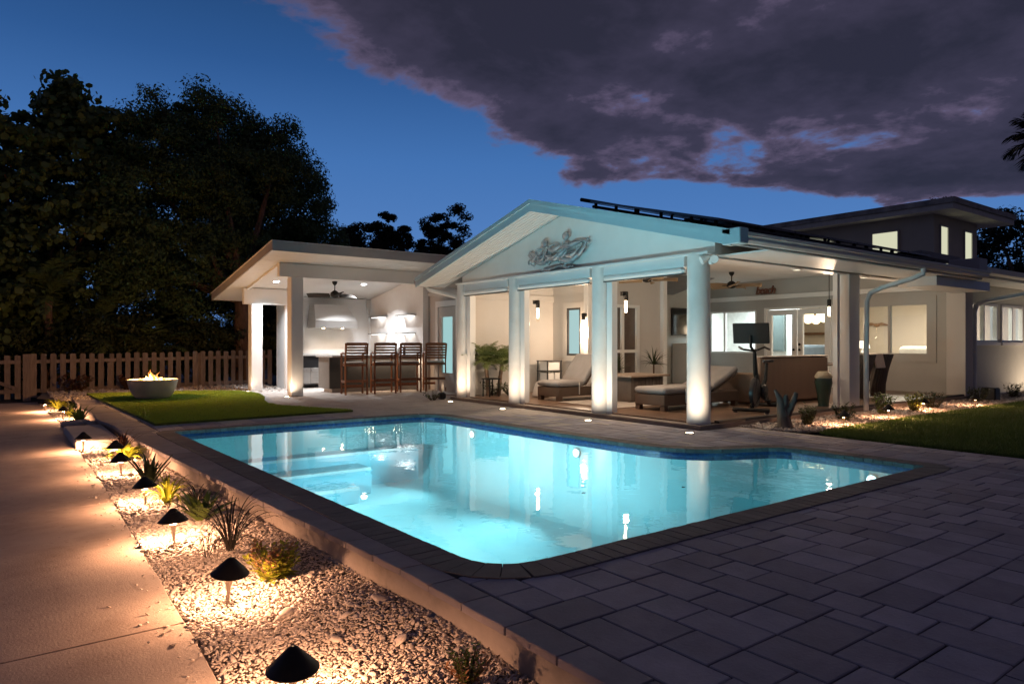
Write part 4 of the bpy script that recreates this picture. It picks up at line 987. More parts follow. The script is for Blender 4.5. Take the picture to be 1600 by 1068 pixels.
# wicker sofa seen from behind
t = thing('wicker_sofa', 'tan ribbed wicker sofa with its back to the lawn', 'sofa', (11.9, 7.4, Z0))
MB().box(11.05, 13.35, 7.25, 7.39, Z0+.03, .94, .03).build('backrest', WICKERL, t); MB().box(11.05, 13.35, 7.392, 8.15, Z0+.06, .40, .02).build('seat', WICKERL, t)
for a in (10.92, 13.36): MB().box(a, a+.125, 7.27, 8.15, Z0+.03, .66, .03).build('arm', WICKERL, t)
for a in (11.2, 12.3): MB().box(a, a+1.05, 7.41, 8.07, .402, .54, .04).build('seat_cushion', CUSH, t, bevel=.02)
MB().box(11.08, 13.32, 7.24, 7.45, .942, .965, .008).build('top_rail', CUSHL, t)
for a in (11.1, 13.2):
    for b_ in (7.28, 8.05): MB().box(a, a+.07, b_, b_+.06, Z0, Z0+.058).build('foot', DGREY, t)
# dark wicker chairs
def chair(x, y, lab):
    t = thing('wicker_chair', lab, 'chair', (x, y, Z0), 'dark wicker dining chairs')
    vs = []; n_ = 8
    for z, w, oy in ((Z0+.02, .26, 0), (.35, .27, .0), (.65, .30, -.03), (.97, .33, -.10)):
        for i in range(n_+1):
            a = R(200+140*i/n_); vs.append((x+w*math.cos(a)*1.05, y+.25+oy+w*.9*math.sin(a), z))
    n1 = n_+1; fs = [(r*n1+i, r*n1+i+1, (r+1)*n1+i+1, (r+1)*n1+i) for r in range(3) for i in range(n_)]
    o = mesh_obj('backrest', vs, fs, WICKERD, t, [True]*len(fs)); so = o.modifiers.new('s', 'SOLIDIFY'); so.thickness = .045
    MB().box(x-.24, x+.24, y+.1, y+.58, .42, .48, .015).build('seat', WICKERD, t); MB().box(x-.22, x+.22, y+.12, y+.56, .482, .54, .02).build('cushion', CUSH, t)
    for a in (x-.22, x+.18): MB().box(a, a+.045, y+.52, y+.565, Z0, .42).build('leg', DGREY, t)
chair(13.9, 6.75, 'dark tall wicker chair just right of the porch post'); chair(14.75, 6.8, 'dark tall wicker chair farthest right under the wide window')
tag(MB().prism([(6.66, .70), (6.72, .99), (6.90, 1.0), (6.95, .75), (6.93, .74), (6.88, .975), (6.74, .965), (6.69, .70)], 'x', 14.12, 14.5).build('throw_cloth', CUSHL, bevel=.01), 'pale cloth draped over the back between the dark chairs', 'cloth')
t = thing('dining_table', 'low dark dining table beyond the wicker chairs', 'table', (14.4, 8.2, Z0)); MB().box(13.5, 15.4, 7.7, 8.7, .72, .76, .01).build('top', TBW, t)
for a in (13.6, 15.2):
    for b_ in (7.8, 8.5): MB().box(a, a+.08, b_, b_+.08, Z0, .72).build('leg', TBW, t)
# ceramic urn with plant
t = thing('ceramic_urn', 'tall dark green glazed urn with cream rim by the porch post', 'urn', (11.80, 6.50, Z0))
URN = mat('dark_green_glaze', (.02, .045, .035), .15, (.035, .06, .045), ns=4, spec=.7); CRM = mat('cream_glaze', (.5, .42, .3), .3)
MB().lathe([(.095, 0), (.09, .03), (.11, .2), (.15, .42), (.14, .5)], (11.80, 6.50, Z0), 22, capt=False).build('body', URN, t); MB().lathe([(.142, .5), (.15, .53), (.11, .60), (.08, .62), (.07, .60), (.06, .5)], (11.80, 6.50, Z0), 22, capb=False).build('rim', CRM, t)
# exercise bike
def bike(loc, yaw):
    t = thing('exercise_bike', 'black exercise bike with a large tilted screen on the porch', 'exercise bike', (0, 0, 0))
    f = MB(); f.tube([(.50, 0, .10), (.02, 0, .30), (-.28, 0, .50), (-.36, 0, .78)], [.035, .04, .035, .026], 10); f.tube([(.02, 0, .30), (.30, 0, .62), (.36, 0, .98)], [.035, .04, .028], 10); f.tube([(-.05, 0, .32), (-.30, 0, .22), (-.52, 0, .07)], .033, 10); f.tube([(.50, 0, .10), (.36, .02, .5), (.30, .02, .62)], .022, 8); f.build('frame', BLACK, t)
    for x in (.56, -.55):
        b = MB(); b.tube([(x, -.29, .05), (x, .29, .05)], .032, 10); b.build('base_bar', BLACK, t)
        for s in (-1, 1): MB().lathe([(.035, 0), (.03, .03)], (x, s*.25, 0), 10).build('foot', BLACKP, t)
    fw = MB(); M = Matrix.Rotation(PI/2, 3, 'X'); fw.lathe([(.05, -.03), (.20, -.035), (.235, -.03), (.24, 0), (.235, .03), (.20, .035), (.05, .03)], n=30); fw.v = [tuple(M @ Vector(q)+Vector((.33, 0, .32))) for q in fw.v]; fw.build('flywheel', BLACKP, t)
    g_ = MB(); g_.lathe([(.12, -.03), (.14, 0), (.12, .03)], n=22); g_.v = [tuple(M @ Vector(q)+Vector((.0, .06, .30))) for q in g_.v]; g_.build('chain_guard', BLACKP, t)
    for s in (-1, 1):
        pd = MB(); pd.bar((0, s*.10, .30), (.10*s, s*.10, .30-.12*s), .02, .03); pd.box(.10*s-.05, .10*s+.05, s*.15-.04, s*.15+.04, .30-.12*s-.015, .30-.12*s+.01); pd.build('pedal', BLACK, t)
    se = MB(); se.prism([(-.48, -.09), (-.44, -.10), (-.34, -.05), (-.18, -.02), (-.18, .02), (-.34, .05), (-.44, .10), (-.48, .09)], 'z', .79, .84); se.build('saddle', BLACKP, t, bevel=.015)
    h = MB(); h.tube([(.30, -.22, 1.02), (.52, -.20, 1.06), (.56, -.12, 1.02), (.38, -.03, 1.0), (.38, .03, 1.0), (.56, .12, 1.02), (.52, .20, 1.06), (.30, .22, 1.02)], .017, 8); h.tube([(.36, 0, .96), (.38, 0, 1.02)], .03, 8); h.build('handlebar', BLACKP, t)
    po = MB(); po.tube([(.42, 0, 1.0), (.56, 0, 1.06), (.585, 0, 1.25)], .022, 8); po.build('screen_post', BLACK, t)
    s = MB(); M2 = Matrix.Rotation(R(8), 3, 'Y'); s.box(-.018, .018, -.285, .285, -.165, .165, .008); s.v = [tuple(M2 @ Vector(q)+Vector((.56, 0, 1.28))) for q in s.v]; sc = s.build('screen', BLACK, t)
    g2 = MB(); g2.box(-.022, -.0185, -.265, .265, -.145, .145); g2.v = [tuple(M2 @ Vector(q)+Vector((.56, 0, 1.28))) for q in g2.v]; g2.build('display', BLACK, sc)
    t.location = loc; t.rotation_euler = (0, 0, yaw)
bike((10.22, 6.72, Z0), R(198))
# room contents seen through the glass
t = thing('chandelier', 'cluster chandelier of glowing glass bubbles beyond the french door', 'chandelier', (19.2, 10.2, 1.9))
GLB = emit('bubble_glow', (1, .74, .42), 3.2)
for a, b_, c_ in ((-.2, .25, .08), (.0, .1, -.08), (.1, -.15, -.02), (.0, -.38, -.04), (-.1, .35, -.06), (.15, .0, .12)): MB().ball((19.2+a*.8, 10.72+b_*.8, 1.95+c_*.8), .13, 14, 10).build('globe', GLB, t)
MB().tube([(19.2, 10.7, 2.05), (19.2, 10.7, 2.54)], .012, 8).build('cord', BLACK, t); light('POINT', (19.2, 10.2, 1.65), 14, WARM2, t, shadow_soft_size=.2)
tag(MB().box(22.05, 22.29, 12.0, 12.85, 1.48, 1.56, .01).build('wall_shelf', mat('walnut', (.2, .1, .05), .5), ), 'brown wooden shelf on the far room wall', 'shelf')
GSO = mat('blue_grey_upholstery', (.16, .18, .19), .9); PSO = mat('oatmeal_upholstery', (.5, .46, .41), .9)
def sofa(x, y0, y1, h, m, lab):
    t = thing('sofa', lab, 'sofa', (x, (y0+y1)/2, .04)); MB().box(x, x+.9, y0, y1, .1, .45, .03).build('base', m, t); n_ = max(1, round((y1-y0)/.95)); w = (y1-y0)/n_
    for k in range(n_): MB().box(x, x+.28, y0+k*w+.01, y0+(k+1)*w-.01, .46, h, .06).build('back_cushion', m, t, bevel=.03)
    for yy in (y0+.05, y1-.11):
        for xx in (x+.05, x+.8): MB().box(xx, xx+.06, yy, yy+.06, .04, .1).build('foot', DGREY, t)
sofa(18.6, 9.9, 11.2, 1.16, GSO, 'blue-grey sofa back seen through the french doors'); sofa(19.6, 6.75, 8.7, 1.12, PSO, 'oatmeal sofa seen through the wide right window')
t = thing('wall_ornament', 'driftwood bird wings ornament on the cream room wall', 'ornament', (22.25, 9.6, 1.85)); DW = mat('pale_driftwood', (.3, .17, .09), .7)
for s in (-1, 1): MB().prism([(10.5, 1.80), (10.5+s*.16, 1.85), (10.5+s*.40, 1.76), (10.5+s*.41, 1.74), (10.5+s*.16, 1.76)][::s], 'x', 22.2, 22.28).build('wing', DW, t)
MB().ball((22.24, 10.5, 1.77), (.05, .10, .06), 12, 8).build('body', DW, t)
t = thing('leaning_mirror', 'tall dark framed mirror on the white room wall', 'mirror', (19.1, 12.2, .6)); MB().box(19.1, 19.19, 11.75, 12.35, .95, 2.15, .01).build('frame', mat('grey_green_frame', (.10, .12, .11), .4), t); MB().box(19.092, 19.099, 11.8, 12.3, 1.0, 2.1).build('glass', mat('dim_mirror', (.14, .17, .16), .12, metal=.3), t)
t = thing('table_lamp', 'white table lamp beside a small plant in the cream room', 'lamp', (20.6, 10.1, .04)); MB().box(20.3, 20.9, 9.8, 10.4, .04, .85, .01).build('stand', ROOMW, t); MB().lathe([(.06, 0), (.09, .1), (.03, .2)], (20.6, 10.1, .852), 14).build('base', TRIM, t); MB().lathe([(.17, .2), (.12, .42)], (20.6, 10.1, .852), 18).build('shade', emit('shade_glow', (1, .85, .65), 2.0), t)

# ------------------------------------------------------------------ bar stools
def make_stool():
    t = thing('bar_stool', 's', 'bar stool', (0, 0, 0), 'wooden bar stools along the bar')
    for s in (-1, 1):
        MB().tube([(s*.25, -.25, 0), (s*.25, -.21, .74), (s*.25, -.29, 1.20)], .024, 4, sm=False).build('back_leg', TEAK, t)
        MB().tube([(s*.25, .22, 0), (s*.25, .215, .93)], .024, 4, sm=False).build('front_leg', TEAK, t)
        MB().tube([(s*.25, -.235, .95), (s*.265, -.02, .97), (s*.26, .25, .94)], [.024, .03, .024], 4, sm=False).build('arm', TEAK, t)
        MB().bar((s*.25, -.235, .30), (s*.25, .22, .30), .02, .06).build('stretcher', TEAK, t)
    MB().bar((-.25, .22, .18), (.25, .22, .18), .02, .06).build('stretcher', TEAK, t); MB().bar((-.25, -.238, .32), (.25, -.238, .32), .02, .06).build('footrest', TEAK, t)
    MB().box(-.235, .235, -.205, .235, .66, .715).build('seat_frame', TEAK, t); MB().box(-.215, .215, -.185, .225, .717, .76, .014).build('cushion', CUSHL, t)  # pale cushion added to imitate light on the bare wooden seat
    for k in range(6):
        z = .84+.065*k; y = -.215-.075*(z-.74)/.46
        MB().bar((-.235, y, z), (.235, y, z), .016, .042).build('back_slat', TEAK, t)
    MB().bar((-.235, -.286, 1.185), (.235, -.286, 1.185), .02, .06).build('top_rail', TEAK, t)
    return t
st = make_stool()
for i, (x, yy, rz, lab) in enumerate(((6.72, 15.18, -.2, 'slat-back teak bar stool nearest the cabana post, its arm clear'), (7.48, 15.2, -.26, 'slat-back teak bar stool second from the cabana post'), (8.17, 15.18, -.32, 'slat-back teak bar stool second from the frosted door'), (8.86, 15.12, -.36, 'slat-back teak bar stool nearest the frosted door'))):
    o = st if i == 0 else copy_tree(st); o.location = (x, yy, .001); o.rotation_euler = (0, 0, rz); o['label'] = lab
# strip glow under the bar
light('AREA', (7.9, 15.75, .845), 9, WARM2, None, shape='RECTANGLE', size=1.7, size_y=.04, aim=(7.9, 15.75, 0))

# ------------------------------------------------------------------ fire bowl
bx, by = 2.65, 16.3
fb = thing('fire_bowl', 'round pale concrete fire bowl burning on the green turf', 'fire bowl', (bx, by, .034))
MB().lathe([(.30, 0), (.32, .01), (.40, .11), (.455, .24), (.485, .37), (.488, .40), (.475, .405), (.44, .395), (.40, .34), (.2, .31)], (bx, by, .034), 48).build('bowl', BOWLM, fb)
lp_ = np.array([(bx+r*math.cos(a), by+r*math.sin(a), .375) for r, a in ((.37*math.sqrt(random.random()), random.random()*6.283) for _ in range(300))])
tag(flat_stones('lava_rock', lp_, .04, mat('lava_rock_pale', (.42, .33, .26), .9, (.3, .24, .2), ns=20), fb), kind='stuff')
FL1 = emit('flame_core', (1, .62, .22), 7); FL2 = emit('flame_edge', (1, .30, .06), 2.2)
def flame(x, y, h, w, m, lean):
    pts = []; 
    for i in range(9):
        u = i/8; pts.append((bx+x+lean*u*u+.03*math.sin(u*6+x*9), by+y+.03*math.sin(u*5+y*7), .38+h*u))
    MB().tube(pts, [w*max(.04, math.sin(PI*min(1, (u/8*.86+.14)))**1.2)*(1.05-u/8*.7) for u in range(9)], 9).build('flame', m, fb)
for x, y, h, w, m, l in ((-.04, 0, .20, .06, FL1, .03), (.06, .03, .14, .06, FL1, -.02), (-.14, .02, .13, .055, FL1, .04), (.15, -.02, .10, .05, FL1, .0), (.0, -.05, .27, .035, FL2, -.05), (-.09, .04, .22, .028, FL2, .05), (.22, .03, .07, .05, FL2, .0), (-.24, .0, .06, .05, FL2, 0), (.09, -.04, .21, .024, FL2, .02)): flame(x, y, h, w, m, l)
light('POINT', (bx, by, .70), 140, (1, .45, .15), fb, shadow_soft_size=.12)

# ------------------------------------------------------------------ lamps along the path and bed
def make_pathlamp():
    t = thing('path_lamp', 's', 'path lamp', (0, 0, 0), 'cone-capped path lamps')
    MB().tube([(0, 0, -.02), (0, 0, .07), (0, 0, .125), (0, 0, .135)], [.008, .0095, .018, .021], 12).build('stem', mat('pale_brass_stem', (.55, .47, .38), .4, (.45, .38, .30), ns=8), t)
    MB().lathe([(.094, .155), (.096, .158), (.02, .236), (.008, .243), (.004, .243), (.016, .23), (.088, .162)], n=32, capb=False, capt=False).build('cap', BLACK, t)
    MB().lathe([(.012, .198), (.016, .207), (.01, .214)], n=12).build('bulb', emit('path_bulb', (1, .7, .4), 25), t)
    light('POINT', (0, 0, .170), 42, WARM, t, shadow_soft_size=.024)
    return t
pl = make_pathlamp(); plight = [c for c in pl.children if c.type == 'LIGHT'][0]
LP = [(.76, 16.4, -.15, 'path lamp farthest along, beside the lime plants near the fence'), (.93, 14.5, -.15, 'path lamp between the lime plants and the white rocks'), (.86, 10.1, -.15, 'path lamp in front of the concrete step'), (1.08, 9.0, -.15, 'path lamp leaning into the lime rosette'), (1.01, 8.0, -.15, 'path lamp between the lime rosette and the big agave'), (.99, 6.42, -.15, 'path lamp just before the big dark agave'), (.95, 5.06, -.15, 'path lamp beside the upright green plant'), (.96, 3.76, -.15, 'slightly tilted path lamp beside the peach-flowered plant'), (.87, 2.51, -.15, 'nearest path lamp at the bottom edge of the gravel'),
      (9.82, 5.10, -.01, 'bed lamp nearest the driftwood stump'), (11.37, 5.18, -.01, 'bed lamp between the two green shrubs by the chairs'), (13.2, 5.42, -.01, 'bed lamp beside the yellow-green shrub on the right'), (14.9, 5.2, -.01, 'bed lamp farthest right by the wing wall')]
for i, (x, y, z, lab) in enumerate(LP):
    o = pl if i == 0 else copy_tree(pl); o.location = (x, y, z); o['label'] = lab
    if i > 8:
        lt = [c for c in o.children if c.type == 'LIGHT'][0]
        if i == 9: bed_l = lt.data.copy(); bed_l.energy = 24
        lt.data = bed_l
    o.rotation_euler = (R(random.uniform(-3, 3)), R(random.uniform(-3, 3)) if i != 7 else R(7), random.random()*6)
    if i > 8: o['group'] = 'bed lamps by the lawn'
def well(x, y, lab, aim, p=50):
    t = thing('well_light', lab, 'ground light', (x, y, 0), 'ground lights below the columns')
    MB().lathe([(.065, -.01), (.065, .008), (.05, .010)], (x, y, 0), 20).build('rim', STEEL, t); MB().lathe([(.048, .0101), (.02, .012)], (x, y, 0), 16).build('lens', emit('well_lens', (1, .82, .55), 20) if 'well_lens' not in MATS else MATS['well_lens'], t)
    light('SPOT', (x, y, .03), p, WARM2, t, spot_size=R(124), spot_blend=.75, shadow_soft_size=.03, aim=aim)
for x, y, cyy, nm in ((7.42, 12.02, 12.36, 'leftmost'), (7.34, 10.1, 10.5, 'second'), (7.32, 7.82, 8.2, 'third'), (7.38, 5.92, 6.24, 'corner')):
    well(x, y, 'ground light at the foot of the %s porch column' % nm, (7.80, cyy, 1.35))
well(5.16, 15.25, 'ground light at the foot of the front cabana post', (5.4, 15.45, .9), 20); well(4.98, 17.62, 'ground light at the foot of the rear cabana post', (5.2, 17.8, .9), 6)

well(20.9, 5.25, 'ground light washing the wing wall past the picture edge', (20.4, 6.2, 1.0), 60)
# ------------------------------------------------------------------ fence and gate
fen = thing('picket_fence', 'weathered brown picket fence under the dark trees', 'fence', (3, 20.8, -.2)); FY = 20.8
x = .72; k = 0
while x < 6.6:
    top = .92+random.uniform(-.015, .015)+.012*(x)
    b0 = -.16+.02*x
    w = .062+random.uniform(-.004, .004)
    if 8 == k: top -= .24
    MB().prism([(x-w, b0), (x+w, b0), (x+w, top-.02), (x+w-.02, top), (x-w+.02, top), (x-w, top-.02)], 'y', FY-.022, FY).build('picket', FENCEW, fen); x += .208+random.uniform(-.008, .008); k += 1
for z in (.02, .74): MB().bar((.6, FY+.025, z), (6.6, FY+.025, z+.07), .045, .085).build('rail', FENCEW, fen)
for x in (.60, 2.42, 4.55, 6.3): MB().box(x-.05, x+.05, FY+.05, FY+.15, -.25, .93).build('post', FENCEW, fen)
MB().box(.50, .66, FY-.08, FY-.023, -.25, .93).build('post', FENCEW, fen)
gt = thing('picket_gate', 'picket gate with a diagonal brace at the left end of the fence', 'gate', (-.3, 20.8, -.2))
for i in range(7):
    x = .40-.205*i; MB().prism([(x-.06, -.17), (x+.06, -.17), (x+.06, .89), (x-.06, .91)], 'y', FY-.02, FY).build('picket', FENCEW, gt)
for z in (.02, .74): MB().bar((.46, FY-.04, z), (-1.0, FY-.04, z), .036, .09).build('rail', FENCEW, gt)
MB().bar((.42, FY-.045, .06), (-.95, FY-.045, .72), .03, .08).build('brace', FENCEW, gt)
f2 = thing('picket_fence', 'short run of picket fence beyond the gate at the picture edge', 'fence', (-2.5, 20.8, -.2))
for i in range(8):
    x = -1.2-.21*i; MB().prism([(x-.06, -.2), (x+.06, -.2), (x+.06, .88), (x-.06, .9)], 'y', FY-.02, FY).build('picket', FENCEW, f2)
for z in (.02, .74): MB().bar((-1.05, FY+.02, z), (-2.9, FY+.02, z), .04, .085).build('rail', FENCEW, f2)

# ------------------------------------------------------------------ plants
def straps(k, ln, wd, droop, spread, base=(0, 0, 0), thick=0., jit=.3, seg=6, tip=1.0):
    """k strap leaves from one base; returns an MB"""
    m = MB()
    for i in range(k):
        a = 2*PI*i/k*1.618*3+random.uniform(-jit, jit); l = ln*random.uniform(.65, 1.1); e = R(random.uniform(*spread)); d = Vector((math.cos(a), math.sin(a), 0)); s = Vector((-d.y, d.x, 0))
        p = Vector(base)+d*random.uniform(0, .03); vs = []; dr = droop*random.uniform(.6, 1.3)
        for j in range(seg+1):
            u = j/seg; w = wd*(.55+.9*u if u < .45 else (.955-(u-.45)*1.65*tip))
            w = max(w, wd*.05); c = p
            vs += [c+s*w+Vector((0, 0, w*.45)), c-thick*Vector((0, 0, 1)), c-s*w+Vector((0, 0, w*.45))]
            e2 = e-dr*u*u; p = p+(d*math.cos(e2)+Vector((0, 0, math.sin(e2))))*l/seg
        o = len(m.v); m.v += [tuple(q) for q in vs]
        for j in range(seg):
            for c_ in (0, 1): m.f.append((o+j*3+c_, o+j*3+c_+1, o+j*3+4+c_, o+j*3+3+c_)); m.sm.append(True)
    return m
def sprigs(k, h, r, leaf, nl, flare=.5):
    """upright leafy stems"""
    stem = MB(); lf = MB()
    for i in range(k):
        a = random.random()*6.283; q = r*math.sqrt(random.random()); b = Vector((q*.4*math.cos(a), q*.4*math.sin(a), 0)); t = Vector((q*math.cos(a)*(1+flare), q*math.sin(a)*(1+flare), h*random.uniform(.6, 1.05)))
        stem.tube([b, (b+t)/2+Vector((0, 0, h*.06)), t], [.004, .003, .002], 4)
        for j in range(nl):
            u = (j+1)/nl; c = b.lerp(t, u); aa = j*2.4+random.random(); d = Vector((math.cos(aa), math.sin(aa), random.uniform(.1, .9))).normalized(); s = d.cross(Vector((0, 0, 1))).normalized(); l = leaf*random.uniform(.7, 1.2)
            lf.add([c, c+d*l*.5+s*l*.28, c+d*l, c+d*l*.5-s*l*.28], [(0, 1, 2), (0, 2, 3)])
    return stem, lf
def plant(name, lab, cat, loc, parts, group=None):
    t = thing(name, lab, cat, loc, group)
    for nm, m, mt in parts:
        m.v = [(a+loc[0], b+loc[1], c+loc[2]) for a, b, c in m.v]; m.build(nm, mt, t, recalc=False)
    return t
GZ = -.155; GRP = 'plants in the gravel bed'
STEMM = mat('plant_stem', (.10, .075, .04), .8)
plant('lime_hosta', 'lime-yellow leafy clump beside the farthest path lamp', 'plant', (1.0, 16.8, GZ), [('leaves', straps(26, .30, .04, 1.3, (25, 80)), LEAF_Y)], GRP)
plant('lime_hosta', 'lime-yellow clump with green blades left of the white rocks', 'plant', (1.08, 15.0, GZ), [('leaves', straps(22, .26, .036, 1.3, (25, 80)), LEAF_Y), ('tall_leaves', straps(12, .34, .025, .7, (50, 88)), LEAF_G)], GRP)
plant('green_lily', 'dark green strappy plant behind the second far path lamp', 'plant', (1.12, 13.8, GZ), [('leaves', straps(22, .36, .026, .9, (40, 85)), LEAF_G)], GRP)
for i, (x, y, s, lab) in enumerate(((1.0, 13.05, .10, 'largest white rock at the end of the concrete step'), (1.14, 13.2, .09, 'white rock between two others behind the step'), (1.25, 13.0, .08, 'white rock nearest the wall behind the step'), (.9, 13.3, .07, 'small white rock nearest the path behind the step'))):
    b = MB().ball((x, y, GZ+s*.5), (s*1.2, s, s*.75), 9, 6); b.v = [(a+random.uniform(-.012, .012), c+random.uniform(-.012, .012), d+random.uniform(-.01, .01)) for a, c, d in b.v]; tag(b.build('rock', STEPC), lab, 'rock', 'white rocks behind the step')
tag(MB().box(.80, 1.30, 10.35, 12.4, -.175, -.055, .014).build('concrete_step', STEPC), 'pale concrete step slab joining the path to the low wall', 'step')
plant('lime_rosette', 'bright lime rosette under the leaning path lamp', 'plant', (1.2, 9.15, GZ), [('leaves', straps(46, .30, .030, 1.5, (10, 65)), LEAF_Y)], GRP)
plant('russet_grass', 'wispy dark russet plant behind the lime rosette', 'plant', (1.25, 9.75, GZ), [('leaves', straps(30, .34, .012, 1.5, (35, 88)), LEAF_R)], GRP)
plant('agave', 'big dark green agave with upright pointed blades', 'agave', (1.15, 7.3, GZ), [('leaves', straps(22, .33, .030, .3, (56, 89), thick=.012), LEAF_AG)], GRP)
plant('spider_plant', 'yellow-green arching spider plant before the agave', 'plant', (1.16, 6.45, GZ), [('leaves', straps(40, .30, .014, 2.2, (35, 88)), LEAF_Y)], GRP)
plant('dark_grass', 'low dark trailing tuft beside the spider plant', 'plant', (1.36, 6.3, GZ), [('leaves', straps(26, .22, .008, 1.7, (20, 80)), LEAF_D)], GRP)
plant('green_upright_plant', 'fresh green upright plant with broad pointed leaves', 'plant', (1.24, 5.6, GZ), [('leaves', straps(34, .28, .034, .5, (30, 86)), LEAF_G)], GRP)
plant('ornamental_grass', 'arching near-black ornamental grass against the wall', 'grass plant', (1.22, 4.72, GZ), [('blades', straps(44, .54, .0055, 2.7, (38, 86), seg=10), LEAF_D), ('stiff_blades', straps(5, .28, .008, .5, (65, 89)), LEAF_AG)], GRP)
plant('dry_sprig', 'bare dark twiggy sprig beside the ornamental grass', 'plant', (1.06, 4.62, GZ), [('twigs', straps(9, .28, .003, .6, (35, 80)), LEAF_D)], GRP)
s1, l1 = sprigs(34, .17, .10, .05, 22); s2, l2 = sprigs(20, .21, .10, .042, 22, .5)
plant('flowering_clump', 'lime and peach flowering clump right of the tilted lamp', 'plant', (1.27, 3.98, GZ), [('stems', s1, STEMM), ('leaves', l1, LEAF_Y), ('flower_stems', s2, STEMM), ('flowers', l2, LEAF_P), ('base_leaves', straps(40, .15, .022, 1.0, (5, 60)), LEAF_Y)], GRP)
s1, l1 = sprigs(14, .15, .05, .025, 20); s2, l2 = sprigs(12, .10, .06, .025, 14, .9)
plant('seedling_clump', 'small green and peach seedling at the bottom picture edge', 'plant', (1.50, 2.30, GZ), [('stems', s1, STEMM), ('leaves', l1, LEAF_G), ('flowers', l2, LEAF_P)], GRP)
for x, y, r, lab in ((1.55, 20.4, .34, 'russet croton shrub against the fence behind the path end'), (2.75, 20.3, .32, 'russet leafy shrub against the fence left of the fire bowl'), (3.6, 20.5, .26, 'small russet shrub behind the fire bowl')):
    s1, l1 = sprigs(22, r*1.25, r*.7, .13, 9, .6); plant('croton_shrub', lab, 'shrub', (x, y, -.08), [('stems', s1, STEMM), ('leaves', l1, LEAF_R)], 'russet shrubs along the fence')
GR2 = 'plants in the bed by the lawn'
for x, y, h, r, m, lab in ((9.55, 5.5, .30, .13, LEAF_C, 'compact dark shrub beside the driftwood stump'), (10.6, 5.5, .27, .18, LEAF_C, 'dark leafy plant at the foot of the downspout'), (12.0, 5.55, .36, .17, LEAF_G, 'loose green shrub in front of the dark chairs'), (13.05, 5.5, .34, .15, LEAF_Y, 'yellow-green lit shrub in the middle of the right bed'), (13.9, 5.55, .30, .2, LEAF_C, 'dark spreading shrub right of the yellow-green one'), (16.2, 5.6, .30, .2, LEAF_C, 'dark low shrub at the foot of the end post'), (18.2, 5.6, .33, .25, LEAF_C, 'rounded dark shrub under the wing windows'), (21.5, 5.6, .6, .32, LEAF_C, 'taller dark shrub at the far right of the bed')):
    s1, l1 = sprigs(34, h, r, .055 if h < .5 else .08, 12, .15); plant('bed_shrub', lab, 'shrub', (x, y, -.01), [('stems', s1, STEMM), ('leaves', l1, m)], GR2)
for x, y, z, lab in ((16.9, 5.62, .0, 'black drainage box at the foot of the end post'),):
    b = MB().box(x-.14, x+.14, y-.14, y+.14, z-.02, z+.26, .02); tag(b.build('utility_box', BLACKP), lab, 'box')
# driftwood stump
st_ = thing('driftwood_stump', 'forked grey driftwood stump standing in the gravel', 'stump', (8.95, 5.5, -.02))
m = MB(); m.tube([(8.95, 5.5, -.03), (8.95, 5.5, .05), (8.94, 5.52, .18), (8.93, 5.54, .30), (8.90, 5.55, .42), (8.86, 5.6, .54)], [.15, .10, .08, .065, .042, .022], 12); m.tube([(8.95, 5.5, .12), (9.03, 5.46, .28), (9.07, 5.43, .40), (9.08, 5.40, .50)], [.07, .055, .045, .025], 10); m.tube([(8.93, 5.53, .22), (8.96, 5.5, .36), (8.94, 5.47, .47)], [.06, .05, .025], 8)
m.v = [(a+random.uniform(-.007, .007), b+random.uniform(-.007, .007), c) for a, b, c in m.v]; m.build('trunk', DRIFT, st_)

# fronds
def frond(m, base, d, l, droop, lw, nl=22, w=.012):
    base = Vector(base); d = Vector(d).normalized(); h = Vector((d.x, d.y, 0)); h = h.normalized() if h.length > .01 else Vector((1, 0, 0)); e = math.asin(max(-1, min(1, d.z))); p = base; pts = []
    k = nl
    for i in range(k+1): pts.append(p.copy()); ee = e-droop*(i/k)**1.3; p = p+(h*math.cos(ee)+Vector((0, 0, math.sin(ee))))*l/k
    m.tube(pts[::3]+[pts[-1]], [.010*(1-.8*i/(len(pts[::3])))+.002 for i in range(len(pts[::3])+1)], 4)
    s = Vector((-h.y, h.x, 0))
    for i in range(2, k+1):
        u = i/k; ll = lw*math.sin(PI*min(1, .15+u*.83))**.7; t = (pts[i]-pts[i-1]).normalized()
        for sg in (-1, 1):
            dd = (t*.75+s*sg*.8+Vector((0, 0, random.uniform(-.35, .1)))).normalized(); q = pts[i]+dd*ll; q2 = q+Vector((0, 0, -.12*ll)); c = t.cross(dd).cross(dd).normalized()*w
            mid = pts[i]+dd*ll*.5; m.add([pts[i]-c*.5, pts[i]+c*.5, mid+c, mid-c, q2], [(0, 1, 2, 3), (3, 2, 4)])
def palm(name, lab, loc, th, nf, fl, lw, group=None, trunk_r=.05, m=LEAF_PALM, lean=(0, 0), emin=-10, nl=22, w=.012, cat='palm'):
    x, y, z = loc; t = thing(name, lab, cat, loc, group); top = (x+lean[0], y+lean[1], z+th)
    tr = MB(); n_ = 12
    tr.tube([(x+lean[0]*(i/n_)**1.5, y+lean[1]*(i/n_)**1.5, z-.03+(th+.03)*i/n_) for i in range(n_+1)], [trunk_r*(1.15 if i % 2 else 1)*(1.1-.2*i/n_) for i in range(n_+1)], 10); tr.build('trunk', BARK, t)
    for k in range(nf):
        a = k*2.399+random.uniform(-.2, .2); e = R(emin+(85-emin)*(1-k/nf)**.8); fm = MB(); frond(fm, top, (math.cos(a)*math.cos(e), math.sin(a)*math.cos(e), math.sin(e)), fl*random.uniform(.85, 1.1), 1.25, lw, nl, w); fm.build('frond', m, t, recalc=False)
    return t
PG = 'pygmy palms behind the first column'
